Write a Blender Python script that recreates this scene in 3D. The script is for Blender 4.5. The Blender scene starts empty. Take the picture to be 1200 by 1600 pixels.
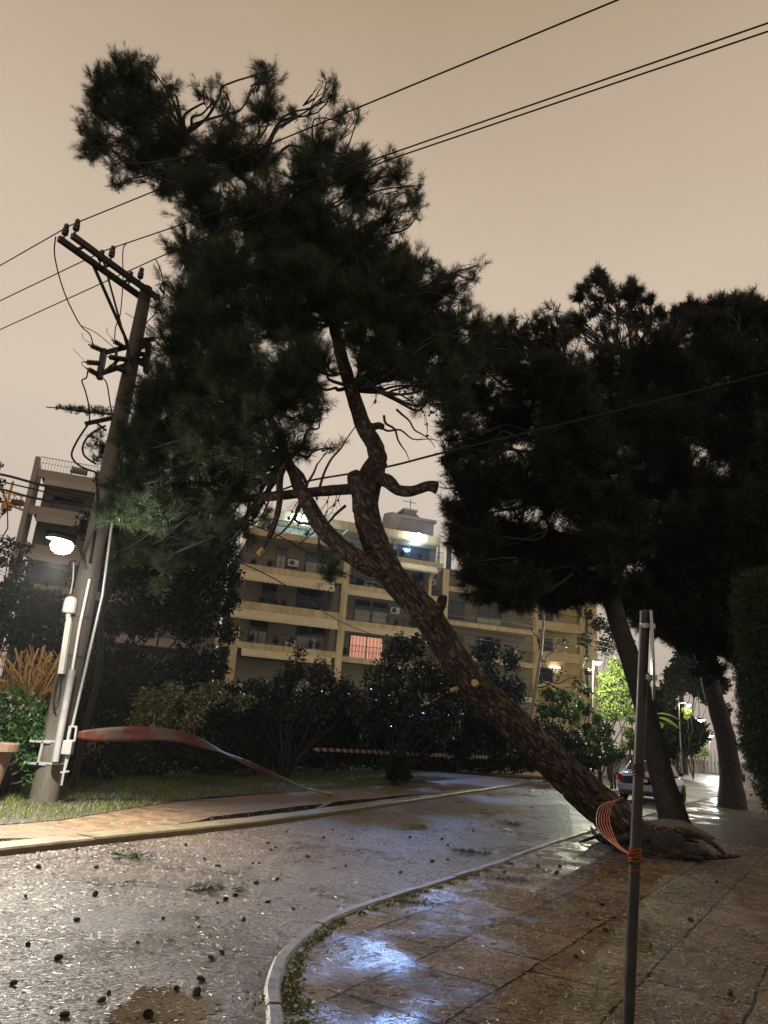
import bpy, bmesh, math, random
import numpy as np
from mathutils import Vector, Matrix, noise

random.seed(7); RNG = np.random.default_rng(11)
SC = bpy.context.scene; COL = SC.collection
rad = math.radians

# ------------------------------------------------------------------ camera
FPX = 1108.0; PITCH = rad(17.3); ROLL = rad(4.4); EYE = 1.6
_fw = np.array([0, math.cos(PITCH), math.sin(PITCH)]); _u0 = np.array([0, -math.sin(PITCH), math.cos(PITCH)])
_r0 = np.array([1.0, 0, 0])
CX = math.cos(ROLL)*_r0 + math.sin(ROLL)*_u0
CY = math.cos(ROLL)*_u0 - math.sin(ROLL)*_r0
CAMP = np.array([0, 0, EYE])
cam = bpy.data.cameras.new('camera'); camo = bpy.data.objects.new('camera', cam); COL.objects.link(camo)
cam.sensor_fit = 'VERTICAL'; cam.sensor_height = 24.0; cam.lens = FPX/1600*24.0
cam.clip_end = 3000; cam.clip_start = 0.05
mw = Matrix.Identity(4)
for i in range(3):
    mw[i][0] = CX[i]; mw[i][1] = CY[i]; mw[i][2] = -_fw[i]; mw[i][3] = CAMP[i]
camo.matrix_world = mw
SC.camera = camo

def ray(px, py): return _fw*FPX + CX*(px-600) - CY*(py-800)
def A(px, py, D):
    d = ray(px, py); return Vector(CAMP + d*D/d[1])
def G(px, py, z=0.0):
    d = ray(px, py); return Vector(CAMP + d*(z-EYE)/d[2])

# ------------------------------------------------------------------ world: overcast night sky lit by the town
w = bpy.data.worlds.new('World'); SC.world = w; w.use_nodes = True
nt = w.node_tree; nt.nodes.clear()
o_ = nt.nodes.new('ShaderNodeOutputWorld'); bg = nt.nodes.new('ShaderNodeBackground')
tc = nt.nodes.new('ShaderNodeTexCoord'); sx = nt.nodes.new('ShaderNodeSeparateXYZ')
rp = nt.nodes.new('ShaderNodeValToRGB'); nz = nt.nodes.new('ShaderNodeTexNoise'); mx = nt.nodes.new('ShaderNodeMix')
nz.inputs['Scale'].default_value = 2.2; nz.inputs['Detail'].default_value = 5
mx.data_type = 'RGBA'; mx.blend_type = 'MULTIPLY'; mx.inputs[0].default_value = 0.22
nt.links.new(tc.outputs['Generated'], sx.inputs[0]); nt.links.new(tc.outputs['Generated'], nz.inputs['Vector'])
nt.links.new(sx.outputs[2], rp.inputs[0])
e = rp.color_ramp.elements
e[0].position = 0.0; e[0].color = (0.46, 0.37, 0.31, 1)
e[1].position = 1.0; e[1].color = (0.30, 0.22, 0.15, 1)
for p, c in ((0.22, (0.60, 0.51, 0.43)), (0.40, (0.67, 0.56, 0.45)), (0.60, (0.60, 0.48, 0.365)), (0.80, (0.42, 0.315, 0.22))):
    k = e.new(p); k.color = (*c, 1)
nt.links.new(rp.outputs[0], mx.inputs[6]); crp = nt.nodes.new('ShaderNodeValToRGB'); crp.color_ramp.elements[0].position = 0.3; crp.color_ramp.elements[1].position = 0.7; crp.color_ramp.elements[0].color = (0.72,0.70,0.68,1); crp.color_ramp.elements[1].color = (1.15,1.16,1.18,1); nt.links.new(nz.outputs['Fac'], crp.inputs[0]); nt.links.new(crp.outputs[0], mx.inputs[7])
nt.links.new(mx.outputs[2], bg.inputs[0]); bg.inputs[1].default_value = 1.06
nt.links.new(bg.outputs[0], o_.inputs[0])

SC.view_settings.view_transform = 'Standard'; SC.view_settings.look = 'None'
SC.view_settings.exposure = 0.0; SC.view_settings.gamma = 1.0
SC.render.engine = 'CYCLES'
SC.cycles.use_denoising = True
SC.cycles.max_bounces = 6; SC.cycles.diffuse_bounces = 2; SC.cycles.glossy_bounces = 3
SC.cycles.sample_clamp_indirect = 4.0

# ------------------------------------------------------------------ material helpers
def nodes_of(name):
    m = bpy.data.materials.new(name); m.use_nodes = True
    t = m.node_tree; return m, t, t.nodes['Principled BSDF']
def mat(name, c1, c2=None, scale=6.0, rough=0.6, r2=None, bump=0.0, bscale=None, metal=0.0, detail=6, spec=0.5, stretch=None, coat=0.0):
    m, t, b = nodes_of(name); L = t.links.new
    if c2 is None: c2 = tuple(x*0.75 for x in c1)
    tcn = t.nodes.new('ShaderNodeTexCoord'); src = tcn.outputs['Object']
    if stretch:
        mp = t.nodes.new('ShaderNodeMapping'); mp.inputs['Scale'].default_value = stretch
        L(src, mp.inputs[0]); src = mp.outputs[0]
    n = t.nodes.new('ShaderNodeTexNoise'); n.inputs['Scale'].default_value = scale; n.inputs['Detail'].default_value = detail
    n.inputs['Roughness'].default_value = 0.65
    L(src, n.inputs['Vector'])
    r = t.nodes.new('ShaderNodeValToRGB'); r.color_ramp.elements[0].position = 0.32; r.color_ramp.elements[1].position = 0.68
    r.color_ramp.elements[0].color = (*c1, 1); r.color_ramp.elements[1].color = (*c2, 1)
    L(n.outputs['Fac'], r.inputs[0]); L(r.outputs[0], b.inputs['Base Color'])
    b.inputs['Metallic'].default_value = metal; b.inputs['Specular IOR Level'].default_value = spec
    b.inputs['Coat Weight'].default_value = coat
    if r2 is None: b.inputs['Roughness'].default_value = rough
    else:
        mr = t.nodes.new('ShaderNodeMapRange'); mr.inputs[1].default_value = 0.35; mr.inputs[2].default_value = 0.65
        mr.inputs[3].default_value = rough; mr.inputs[4].default_value = r2
        L(n.outputs['Fac'], mr.inputs[0]); L(mr.outputs[0], b.inputs['Roughness'])
    if bump:
        n2 = t.nodes.new('ShaderNodeTexNoise'); n2.inputs['Scale'].default_value = bscale or scale*5; n2.inputs['Detail'].default_value = 5
        L(src, n2.inputs['Vector'])
        bp = t.nodes.new('ShaderNodeBump'); bp.inputs['Strength'].default_value = bump; bp.inputs['Distance'].default_value = 0.02
        L(n2.outputs['Fac'], bp.inputs['Height']); L(bp.outputs[0], b.inputs['Normal'])
    return m
def leafmat(name, cols, rough=0.5, spec=0.4, trans=0.12):
    m, t, b = nodes_of(name); L = t.links.new
    g = t.nodes.new('ShaderNodeNewGeometry'); r = t.nodes.new('ShaderNodeValToRGB')
    els = r.color_ramp.elements
    els[0].color = (*cols[0], 1); els[1].color = (*cols[-1], 1)
    for i, c in enumerate(cols[1:-1]): k = els.new((i+1)/(len(cols)-1)); k.color = (*c, 1)
    L(g.outputs['Random Per Island'], r.inputs[0]); L(r.outputs[0], b.inputs['Base Color'])
    b.inputs['Roughness'].default_value = rough; b.inputs['Specular IOR Level'].default_value = spec
    if trans:
        tr = t.nodes.new('ShaderNodeBsdfTranslucent'); ms = t.nodes.new('ShaderNodeMixShader'); ms.inputs[0].default_value = trans
        L(r.outputs[0], tr.inputs[0]); L(b.outputs[0], ms.inputs[1]); L(tr.outputs[0], ms.inputs[2])
        L(ms.outputs[0], t.nodes['Material Output'].inputs[0])
    return m
def emis(name, col, s):
    m, t, b = nodes_of(name)
    b.inputs['Base Color'].default_value = (*col, 1); b.inputs['Emission Color'].default_value = (*col, 1)
    b.inputs['Emission Strength'].default_value = s
    return m

# ------------------------------------------------------------------ object helpers
WORLDLY = set()                    # things whose parts are built in world coordinates
def link(o, parent=None):
    COL.objects.link(o)
    if parent is not None:
        o.parent = parent
        if parent.name in WORLDLY: o.matrix_parent_inverse = Matrix.Translation(parent.location).inverted()
    return o
def tag(o, label=None, cat=None, group=None, kind=None):
    if label: o['label'] = label
    if cat: o['category'] = cat
    if group: o['group'] = group
    if kind: o['kind'] = kind
    return o
def empty(name, loc=(0, 0, 0), rz=0.0, label=None, cat=None, group=None, kind=None):
    o = bpy.data.objects.new(name, None); link(o); o.location = loc; o.rotation_euler = (0, 0, rz)
    o.empty_display_size = 0.1
    return tag(o, label, cat, group, kind)

class MB:
    def __init__(s): s.v = []; s.f = []; s.m = []; s.sm = []
    def add(s, vs, fs, mi=0, smooth=False):
        o = len(s.v); s.v += [tuple(x) for x in vs]
        for f in fs: s.f.append([i+o for i in f]); s.m.append(mi); s.sm.append(smooth)
        return s
    def box(s, a, b, mi=0):
        x0, y0, z0 = a; x1, y1, z1 = b
        return s.add([(x0,y0,z0),(x1,y0,z0),(x1,y1,z0),(x0,y1,z0),(x0,y0,z1),(x1,y0,z1),(x1,y1,z1),(x0,y1,z1)],
              [(0,3,2,1),(4,5,6,7),(0,1,5,4),(1,2,6,5),(2,3,7,6),(3,0,4,7)], mi)
    def bar(s, a, b, wx, wy, up=(0,0,1), mi=0):
        a = Vector(a); b = Vector(b); d = (b-a).normalized(); u = Vector(up)
        if abs(d.dot(u)) > 0.95: u = Vector((1,0,0)) if abs(d.x) < 0.9 else Vector((0,1,0))
        x = d.cross(u).normalized(); y = x.cross(d).normalized()
        vs = [p + x*sx_*wx/2 + y*sy_*wy/2 for p in (a, b) for sx_, sy_ in ((-1,-1),(1,-1),(1,1),(-1,1))]
        return s.add(vs, [(0,3,2,1),(4,5,6,7),(0,1,5,4),(1,2,6,5),(2,3,7,6),(3,0,4,7)], mi)
    def tube(s, pts, rads, n=8, sub=0, amp=0.0, fs=3.0, mi=0, caps=True, smooth=True, ax=1.0, seed=0.0, ridge=0.0):
        P = [Vector(p) for p in pts]; R = list(rads) if hasattr(rads, '__len__') else [rads]*len(P)
        if sub:
            Q = []; S = []
            for i in range(len(P)-1):
                p0 = P[max(i-1,0)]; p1 = P[i]; p2 = P[i+1]; p3 = P[min(i+2,len(P)-1)]
                for k in range(sub):
                    t = k/sub
                    Q.append(0.5*((2*p1)+(p2-p0)*t+(2*p0-5*p1+4*p2-p3)*t*t+(3*p1-p0-3*p2+p3)*t**3)); S.append(R[i]*(1-t)+R[i+1]*t)
            Q.append(P[-1]); S.append(R[-1]); P, R = Q, S
        T = [(P[min(i+1,len(P)-1)]-P[max(i-1,0)]).normalized() for i in range(len(P))]
        u = Vector((0,0,1)) if abs(T[0].z) < 0.9 else Vector((1,0,0))
        x = T[0].cross(u).normalized(); vs = []
        for i, p in enumerate(P):
            x = (x - T[i]*x.dot(T[i])).normalized(); y = T[i].cross(x)
            for k in range(n):
                a = 2*math.pi*k/n; d = x*math.cos(a)+y*math.sin(a); r = R[i]
                if amp:
                    q = p+d*r
                    nv = noise.noise(q*fs+Vector((seed,0,0)))*0.6 + noise.noise(q*fs*3.1+Vector((0,seed,0)))*0.4
                    if ridge:
                        l = Vector((d.x*r*9, d.y*r*9, d.z*r*9)) + p*1.3
                        nv2 = abs(noise.noise(l*1.2+Vector((seed,3,1))))
                        r += r*ridge*(min(nv2*3,1)-0.6)
                    r += r*amp*nv
                vs.append(p+d*r)
        fs_ = []
        for i in range(len(P)-1):
            for k in range(n):
                k2 = (k+1) % n
                fs_.append((i*n+k, i*n+k2, (i+1)*n+k2, (i+1)*n+k))
        s.add(vs, fs_, mi, smooth)
        if caps:
            s.add(vs[:n], [tuple(reversed(range(n)))], mi); s.add(vs[-n:], [tuple(range(n))], mi)
        return s
    def lathe(s, c, prof, n=12, axis=None, mi=0):
        c = Vector(c); ax = Vector(axis or (0,0,1)).normalized()
        u = Vector((1,0,0)) if abs(ax.x) < 0.9 else Vector((0,1,0))
        x = ax.cross(u).normalized(); y = ax.cross(x); vs = []
        for r, h in prof:
            for k in range(n):
                a = 2*math.pi*k/n; vs.append(c+ax*h+(x*math.cos(a)+y*math.sin(a))*r)
        fs_ = [(i*n+k, i*n+(k+1)%n, (i+1)*n+(k+1)%n, (i+1)*n+k) for i in range(len(prof)-1) for k in range(n)]
        fs_.append(tuple(reversed(range(n)))); fs_.append(tuple((len(prof)-1)*n+k for k in range(n)))
        return s.add(vs, fs_, mi, False)
    def build(s, name, mats, parent=None, bevel=0.0):
        me = bpy.data.meshes.new(name); me.from_pydata(s.v, [], s.f)
        for m_ in (mats if isinstance(mats, (list, tuple)) else [mats]): me.materials.append(m_)
        me.polygons.foreach_set('material_index', s.m); me.polygons.foreach_set('use_smooth', s.sm)
        me.update(); o = bpy.data.objects.new(name, me); link(o, parent)
        if bevel:
            b = o.modifiers.new('bevel', 'BEVEL'); b.width = bevel; b.segments = 2; b.limit_method = 'ANGLE'
        return o

def npmesh(name, V, nper, m, parent=None):
    """V: (N*nper,3) vertices, each consecutive nper make one polygon"""
    V = np.ascontiguousarray(V, dtype=np.float32); n = len(V)//nper
    me = bpy.data.meshes.new(name); me.vertices.add(len(V)); me.vertices.foreach_set('co', V.ravel())
    me.loops.add(len(V)); me.loops.foreach_set('vertex_index', np.arange(len(V), dtype=np.int32))
    me.polygons.add(n); me.polygons.foreach_set('loop_start', np.arange(0, len(V), nper, dtype=np.int32))
    me.materials.append(m); me.update(calc_edges=True)
    o = bpy.data.objects.new(name, me); return link(o, parent)

def unit(a): return a/np.maximum(np.linalg.norm(a, axis=-1, keepdims=True), 1e-9)
def needles(base, dirs, k, tl, nl, width, spread=0.9, wind=(0,0,0)):
    """brush-like tufts: base (N,3), dirs (N,3), k needles each -> triangles"""
    N = len(base); d = unit(dirs)
    t = RNG.random((N, k, 1))
    st = base[:, None, :] + d[:, None, :]*t*tl*(0.7+0.6*RNG.random((N,1,1)))
    rnd = unit(RNG.normal(size=(N, k, 3)))
    nd = unit(d[:, None, :]*0.75 + rnd*spread + np.array(wind)[None, None, :])
    ln = nl*(0.6+0.8*RNG.random((N, k, 1)))
    tip = st + nd*ln
    side = unit(np.cross(nd, RNG.normal(size=(N, k, 3))))*width*0.5
    return np.stack([st-side, st+side, tip], axis=2).reshape(-1, 3)
def leaves(cen, size, asp=0.5, flat=0.0):
    N = len(cen); nrm = unit(RNG.normal(size=(N,3))+np.array([0,0,flat])); t = unit(np.cross(nrm, RNG.normal(size=(N,3))))
    b = np.cross(nrm, t); s = (size*(0.6+0.8*RNG.random((N,1))))
    return np.stack([cen-t*s, cen-b*s*asp+nrm*s*0.15, cen+t*s, cen+b*s*asp+nrm*s*0.15], axis=1).reshape(-1, 3)
def inball(n, shell=0.6):
    d = unit(RNG.normal(size=(n,3))); r = (shell + (1-shell)*RNG.random((n,1)))*RNG.random((n,1))**0.25
    return d*r, d

# ------------------------------------------------------------------ materials
M = {}
def bark_mat():
    m, t, b = nodes_of('pine_bark'); L = t.links.new; N = t.nodes.new
    c = N('ShaderNodeTexCoord'); mp = N('ShaderNodeMapping'); mp.inputs['Rotation'].default_value = (0, rad(41), 0)
    L(c.outputs['Object'], mp.inputs[0]); m2 = N('ShaderNodeMapping'); m2.inputs['Scale'].default_value = (1, 1, 0.30); L(mp.outputs[0], m2.inputs[0])
    dn = N('ShaderNodeTexNoise'); dn.inputs['Scale'].default_value = 7; dn.inputs['Detail'].default_value = 4; L(m2.outputs[0], dn.inputs['Vector'])
    mx_ = N('ShaderNodeMix'); mx_.data_type = 'RGBA'; mx_.blend_type = 'LINEAR_LIGHT'; mx_.inputs[0].default_value = 0.10; L(m2.outputs[0], mx_.inputs[6]); L(dn.outputs['Color'], mx_.inputs[7])
    v = N('ShaderNodeTexVoronoi'); v.feature = 'DISTANCE_TO_EDGE'; v.inputs['Scale'].default_value = 13; L(mx_.outputs[2], v.inputs['Vector'])
    v2 = N('ShaderNodeTexVoronoi'); v2.inputs['Scale'].default_value = 13; L(mx_.outputs[2], v2.inputs['Vector'])
    fn = N('ShaderNodeTexNoise'); fn.inputs['Scale'].default_value = 30; fn.inputs['Detail'].default_value = 8; fn.inputs['Roughness'].default_value = 0.75; L(m2.outputs[0], fn.inputs['Vector'])
    big = N('ShaderNodeTexNoise'); big.inputs['Scale'].default_value = 2.2; big.inputs['Detail'].default_value = 5; L(c.outputs['Object'], big.inputs['Vector'])
    mr = N('ShaderNodeMapRange'); mr.inputs[1].default_value = 0.0; mr.inputs[2].default_value = 0.22; L(v.outputs['Distance'], mr.inputs[0])
    pc = N('ShaderNodeValToRGB'); el = pc.color_ramp.elements; el[0].color = (0.038,0.024,0.018,1); el[1].color = (0.23,0.175,0.145,1); k = el.new(0.5); k.color = (0.09,0.058,0.043,1)
    av = N('ShaderNodeMath'); av.operation = 'MULTIPLY_ADD'; av.inputs[1].default_value = 0.45
    sp = N('ShaderNodeSeparateColor'); L(v2.outputs['Color'], sp.inputs[0]); L(sp.outputs[0], av.inputs[0])
    m3 = N('ShaderNodeMath'); m3.operation = 'MULTIPLY_ADD'; m3.inputs[1].default_value = 0.9; m3.inputs[2].default_value = -0.18; L(fn.outputs['Fac'], m3.inputs[0]); L(m3.outputs[0], av.inputs[2]); L(av.outputs[0], pc.inputs[0])
    cr = N('ShaderNodeMix'); cr.data_type = 'RGBA'; cr.inputs[6].default_value = (0.009,0.006,0.005,1); L(mr.outputs[0], cr.inputs[0]); L(pc.outputs[0], cr.inputs[7])
    bm = N('ShaderNodeMix'); bm.data_type = 'RGBA'; bm.blend_type = 'MULTIPLY'; bm.inputs[0].default_value = 0.8; br = N('ShaderNodeValToRGB'); br.color_ramp.elements[0].position = .3; br.color_ramp.elements[1].position = .7; br.color_ramp.elements[0].color = (.45,.42,.4,1); br.color_ramp.elements[1].color = (1.1,1.1,1.1,1)
    L(big.outputs['Fac'], br.inputs[0]); L(cr.outputs[2], bm.inputs[6]); L(br.outputs[0], bm.inputs[7]); L(bm.outputs[2], b.inputs['Base Color'])
    hs_ = N('ShaderNodeMath'); hs_.operation = 'MULTIPLY_ADD'; hs_.inputs[1].default_value = 0.35; L(fn.outputs['Fac'], hs_.inputs[0]); L(mr.outputs[0], hs_.inputs[2])
    bp = N('ShaderNodeBump'); bp.inputs['Strength'].default_value = 1.0; bp.inputs['Distance'].default_value = 0.05; L(hs_.outputs[0], bp.inputs['Height']); L(bp.outputs[0], b.inputs['Normal'])
    b.inputs['Roughness'].default_value = 0.6; b.inputs['Specular IOR Level'].default_value = 0.35
    return m
M['bark'] = bark_mat()
M['bark_dark'] = mat('dark_bark', (0.010,0.009,0.008), (0.042,0.036,0.033), scale=7, rough=0.7, bump=0.8, bscale=30)
M['stem_dk'] = mat('dark_stems', (0.012,0.010,0.009), (0.03,0.026,0.022), scale=9, rough=0.8)
M['cutwood'] = mat('cut_wood', (0.42,0.30,0.15), (0.28,0.18,0.09), scale=14, rough=0.7)
M['needle'] = leafmat('pine_needles', [(0.013,0.026,0.009), (0.027,0.048,0.016), (0.052,0.074,0.026)])
M['needle_dk'] = leafmat('dark_pine_needles', [(0.006,0.010,0.004), (0.011,0.017,0.007), (0.02,0.027,0.010)])
M['leaf_dk'] = leafmat('dark_leaves', [(0.008,0.014,0.007), (0.014,0.024,0.011), (0.024,0.036,0.016)], rough=0.6, spec=0.2)
M['leaf_gloss'] = leafmat('glossy_leaves', [(0.014,0.024,0.014), (0.025,0.04,0.02), (0.03,0.05,0.03)], rough=0.3, spec=0.4)
M['leaf_green'] = leafmat('green_leaves', [(0.03,0.075,0.02), (0.05,0.12,0.03), (0.08,0.16,0.05)], rough=0.35, trans=0.25)
M['leaf_var'] = leafmat('variegated_leaves', [(0.03,0.06,0.015), (0.06,0.10,0.03), (0.18,0.15,0.05), (0.22,0.12,0.06)], rough=0.4)
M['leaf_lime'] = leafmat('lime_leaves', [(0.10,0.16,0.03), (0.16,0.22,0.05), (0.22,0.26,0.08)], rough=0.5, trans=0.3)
M['flower'] = leafmat('pink_flowers', [(0.16,0.10,0.10), (0.20,0.15,0.14), (0.16,0.10,0.11)], rough=0.5)
M['hedge_con'] = leafmat('cypress_sprays', [(0.015,0.024,0.009), (0.028,0.042,0.014), (0.05,0.062,0.02)], rough=0.5)
M['grass'] = leafmat('grass_blades', [(0.08,0.13,0.026), (0.12,0.18,0.04), (0.18,0.20,0.06), (0.12,0.13,0.05)], rough=0.4, trans=0.25)
M['soil'] = mat('soil', (0.014,0.011,0.007), (0.045,0.031,0.018), scale=5, rough=0.75, bump=0.6, bscale=30)
M['soil_dark'] = mat('dark_ground', (0.02,0.02,0.014), (0.04,0.034,0.022), scale=1.0, rough=0.9, bump=0.5, bscale=12)
M['mud'] = mat('muddy_path', (0.045,0.028,0.013), (0.15,0.09,0.04), scale=3.4, rough=0.55, r2=0.75, bump=0.6, bscale=22, detail=10)
M['kerb'] = mat('kerb_stone', (0.06,0.05,0.035), (0.15,0.125,0.09), scale=7, rough=0.3, r2=0.6, bump=0.5, bscale=45)
M['kerb_far'] = mat('far_kerb_stone', (0.09,0.07,0.038), (0.14,0.108,0.058), scale=3, rough=0.4, r2=0.65, bump=0.4, bscale=35)
M['pole'] = mat('weathered_pole', (0.065,0.056,0.044), (0.115,0.10,0.08), scale=5, rough=0.7, bump=0.4, bscale=26, stretch=(3,3,0.35))
M['iron'] = mat('dark_iron', (0.018,0.017,0.016), (0.035,0.032,0.03), scale=8, rough=0.55)
M['galv'] = mat('galvanised_steel', (0.34,0.34,0.34), (0.46,0.46,0.45), scale=6, rough=0.4, metal=0.4)
M['whitebox'] = mat('white_plastic', (0.70,0.70,0.66), (0.6,0.6,0.56), scale=4, rough=0.4)
M['insul'] = mat('brown_porcelain', (0.035,0.022,0.018), (0.05,0.03,0.025), rough=0.25)
M['wire'] = mat('cable', (0.012,0.011,0.010), (0.02,0.018,0.016), rough=0.7, spec=0.2)
M['wire_pale'] = mat('pale_cable', (0.35,0.33,0.28), (0.42,0.4,0.35), rough=0.6)
def stained(name, c1, c2):
    m = mat(name, c1, c2, scale=0.5, rough=0.85, bump=0.1); t = m.node_tree; L = t.links.new; b = t.nodes['Principled BSDF']
    c = t.nodes.new('ShaderNodeTexCoord'); mp = t.nodes.new('ShaderNodeMapping'); mp.inputs['Scale'].default_value = (2.2,2.2,0.22); L(c.outputs['Object'], mp.inputs[0])
    n = t.nodes.new('ShaderNodeTexNoise'); n.inputs['Scale'].default_value = 1.0; n.inputs['Detail'].default_value = 7; n.inputs['Roughness'].default_value = 0.7; L(mp.outputs[0], n.inputs['Vector'])
    r = t.nodes.new('ShaderNodeValToRGB'); r.color_ramp.elements[0].position = 0.36; r.color_ramp.elements[1].position = 0.60; r.color_ramp.elements[0].color = (0.52,0.48,0.44,1); r.color_ramp.elements[1].color = (1,1,1,1); L(n.outputs['Fac'], r.inputs[0])
    src = b.inputs['Base Color'].links[0].from_socket; x = t.nodes.new('ShaderNodeMix'); x.data_type = 'RGBA'; x.blend_type = 'MULTIPLY'; x.inputs[0].default_value = 0.75
    L(src, x.inputs[6]); L(r.outputs[0], x.inputs[7]); L(x.outputs[2], b.inputs['Base Color']); return m
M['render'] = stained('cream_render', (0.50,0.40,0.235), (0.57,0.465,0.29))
M['wall2'] = mat('cream_wall_recess_shade', (0.17,0.15,0.11), (0.21,0.185,0.135), scale=0.4, rough=0.9)  # recessed walls: balcony shade put into a darker grey-cream colour
M['render2'] = mat('ochre_render', (0.50,0.38,0.19), (0.58,0.45,0.24), scale=0.5, rough=0.85)
M['pinkwall'] = mat('pale_wall', (0.27,0.23,0.195), (0.33,0.28,0.235), scale=0.5, rough=0.9)
M['awning'] = mat('awning_canvas', (0.50,0.42,0.28), (0.58,0.49,0.34), scale=2, rough=0.9)
M['shutter'] = mat('roller_shutter', (0.36,0.34,0.30), (0.42,0.40,0.36), scale=1.0, rough=0.6)
M['frame'] = mat('dark_frame', (0.03,0.032,0.036), (0.045,0.047,0.05), rough=0.5)
M['glass'] = mat('dark_glass', (0.015,0.018,0.025), (0.03,0.033,0.04), scale=0.5, rough=0.12)
M['pinkglow'] = None
M['red'] = mat('tape_red', (0.075,0.018,0.012), (0.05,0.012,0.009), rough=0.5, spec=0.25)
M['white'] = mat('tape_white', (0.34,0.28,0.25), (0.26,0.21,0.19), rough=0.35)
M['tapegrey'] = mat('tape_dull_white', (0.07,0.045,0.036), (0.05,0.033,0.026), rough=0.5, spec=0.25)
M['orange'] = mat('tape_orange', (0.30,0.075,0.015), (0.20,0.045,0.012), rough=0.8, spec=0.08)
M['cone'] = mat('pine_cone_scales', (0.025,0.018,0.013), (0.05,0.034,0.024), scale=60, rough=0.6)
M['litter'] = leafmat('fallen_needle_glints', [(0.10,0.06,0.03), (0.16,0.105,0.06), (0.36,0.29,0.21), (0.06,0.035,0.02)], rough=0.42, spec=0.4, trans=0)  # needle browns, with wet glints painted in as the pale tone
M['moss'] = leafmat('moss', [(0.04,0.055,0.012), (0.07,0.08,0.02), (0.09,0.09,0.03)], rough=0.7)
M['terracotta'] = mat('terracotta', (0.13,0.08,0.055), (0.18,0.115,0.08), rough=0.75)
M['stems'] = mat('pruned_stems', (0.22,0.12,0.032), (0.34,0.20,0.065), scale=9, rough=0.7)
M['yellow'] = mat('crane_yellow', (0.65,0.33,0.05), (0.55,0.27,0.04), rough=0.5)
M['paint'] = mat('silver_blue_paint', (0.34,0.40,0.58), (0.38,0.44,0.62), scale=1, rough=0.25, metal=0.35, coat=0.6)
M['paint_dk'] = mat('dark_paint', (0.03,0.03,0.035), (0.04,0.04,0.045), scale=1, rough=0.25, coat=0.5)
M['tyre'] = mat('rubber', (0.02,0.02,0.02), (0.03,0.03,0.03), rough=0.8)
M['tail'] = mat('tail_lamp_red', (0.45,0.02,0.02), (0.35,0.015,0.015), rough=0.2)
M['plate'] = mat('number_plate_white', (0.7,0.72,0.75), (0.65,0.67,0.7), rough=0.4)
M['plateblue'] = mat('number_plate_blue', (0.03,0.08,0.45), (0.03,0.07,0.4), rough=0.4)
M['stone'] = mat('pale_stone', (0.55,0.53,0.48), (0.45,0.43,0.38), scale=5, rough=0.7)
M['water'] = mat('puddle_water', (0.010,0.008,0.006), (0.014,0.011,0.008), rough=0.06, bump=0.03, bscale=6, spec=0.3)

def road_mat():
    m, t, b = nodes_of('wet_road'); L = t.links.new; N = t.nodes.new
    c = N('ShaderNodeTexCoord'); big = N('ShaderNodeTexNoise'); big.inputs['Scale'].default_value = 0.5; big.inputs['Detail'].default_value = 8; big.inputs['Roughness'].default_value = 0.7
    L(c.outputs['Object'], big.inputs['Vector'])
    fine = N('ShaderNodeTexNoise'); fine.inputs['Scale'].default_value = 46; fine.inputs['Detail'].default_value = 6; fine.inputs['Roughness'].default_value = 0.75
    mp = N('ShaderNodeMapping'); mp.inputs['Rotation'].default_value = (0,0,rad(20)); mp.inputs['Scale'].default_value = (0.75,1.3,1)
    L(c.outputs['Object'], mp.inputs[0]); L(mp.outputs[0], fine.inputs['Vector'])
    vor = N('ShaderNodeTexVoronoi'); vor.inputs['Scale'].default_value = 30; L(mp.outputs[0], vor.inputs['Vector'])
    r = N('ShaderNodeValToRGB'); el = r.color_ramp.elements
    el[0].position = 0.43; el[0].color = (0.012,0.008,0.006,1); el[1].position = 0.61; el[1].color = (0.145,0.100,0.068,1)
    mxx = N('ShaderNodeMix'); mxx.data_type = 'FLOAT'; mxx.inputs[0].default_value = 0.74
    L(big.outputs['Fac'], mxx.inputs[2]); L(fine.outputs['Fac'], mxx.inputs[3]); L(mxx.outputs[0], r.inputs[0]); L(r.outputs[0], b.inputs['Base Color'])
    mr = N('ShaderNodeMapRange'); mr.inputs[1].default_value = 0.35; mr.inputs[2].default_value = 0.7; mr.inputs[3].default_value = 0.20; mr.inputs[4].default_value = 0.62
    L(big.outputs['Fac'], mr.inputs[0]); L(mr.outputs[0], b.inputs['Roughness'])
    ad = N('ShaderNodeMath'); ad.operation = 'MULTIPLY_ADD'; ad.inputs[1].default_value = 0.6
    L(vor.outputs['Distance'], ad.inputs[0]); L(fine.outputs['Fac'], ad.inputs[2])
    bp = N('ShaderNodeBump'); bp.inputs['Strength'].default_value = 1.0; bp.inputs['Distance'].default_value = 0.022
    L(ad.outputs[0], bp.inputs['Height']); L(bp.outputs[0], b.inputs['Normal'])
    ms_ = N('ShaderNodeMapRange'); ms_.inputs[1].default_value = 0.40; ms_.inputs[2].default_value = 0.62; ms_.inputs[3].default_value = 0.12; ms_.inputs[4].default_value = 0.9
    gl_ = N('ShaderNodeTexNoise'); gl_.inputs['Scale'].default_value = 55; gl_.inputs['Detail'].default_value = 3; L(mp.outputs[0], gl_.inputs['Vector'])
    L(gl_.outputs['Fac'], ms_.inputs[0]); L(ms_.outputs[0], b.inputs['Specular IOR Level'])
    return m
M['road'] = road_mat()

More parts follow.
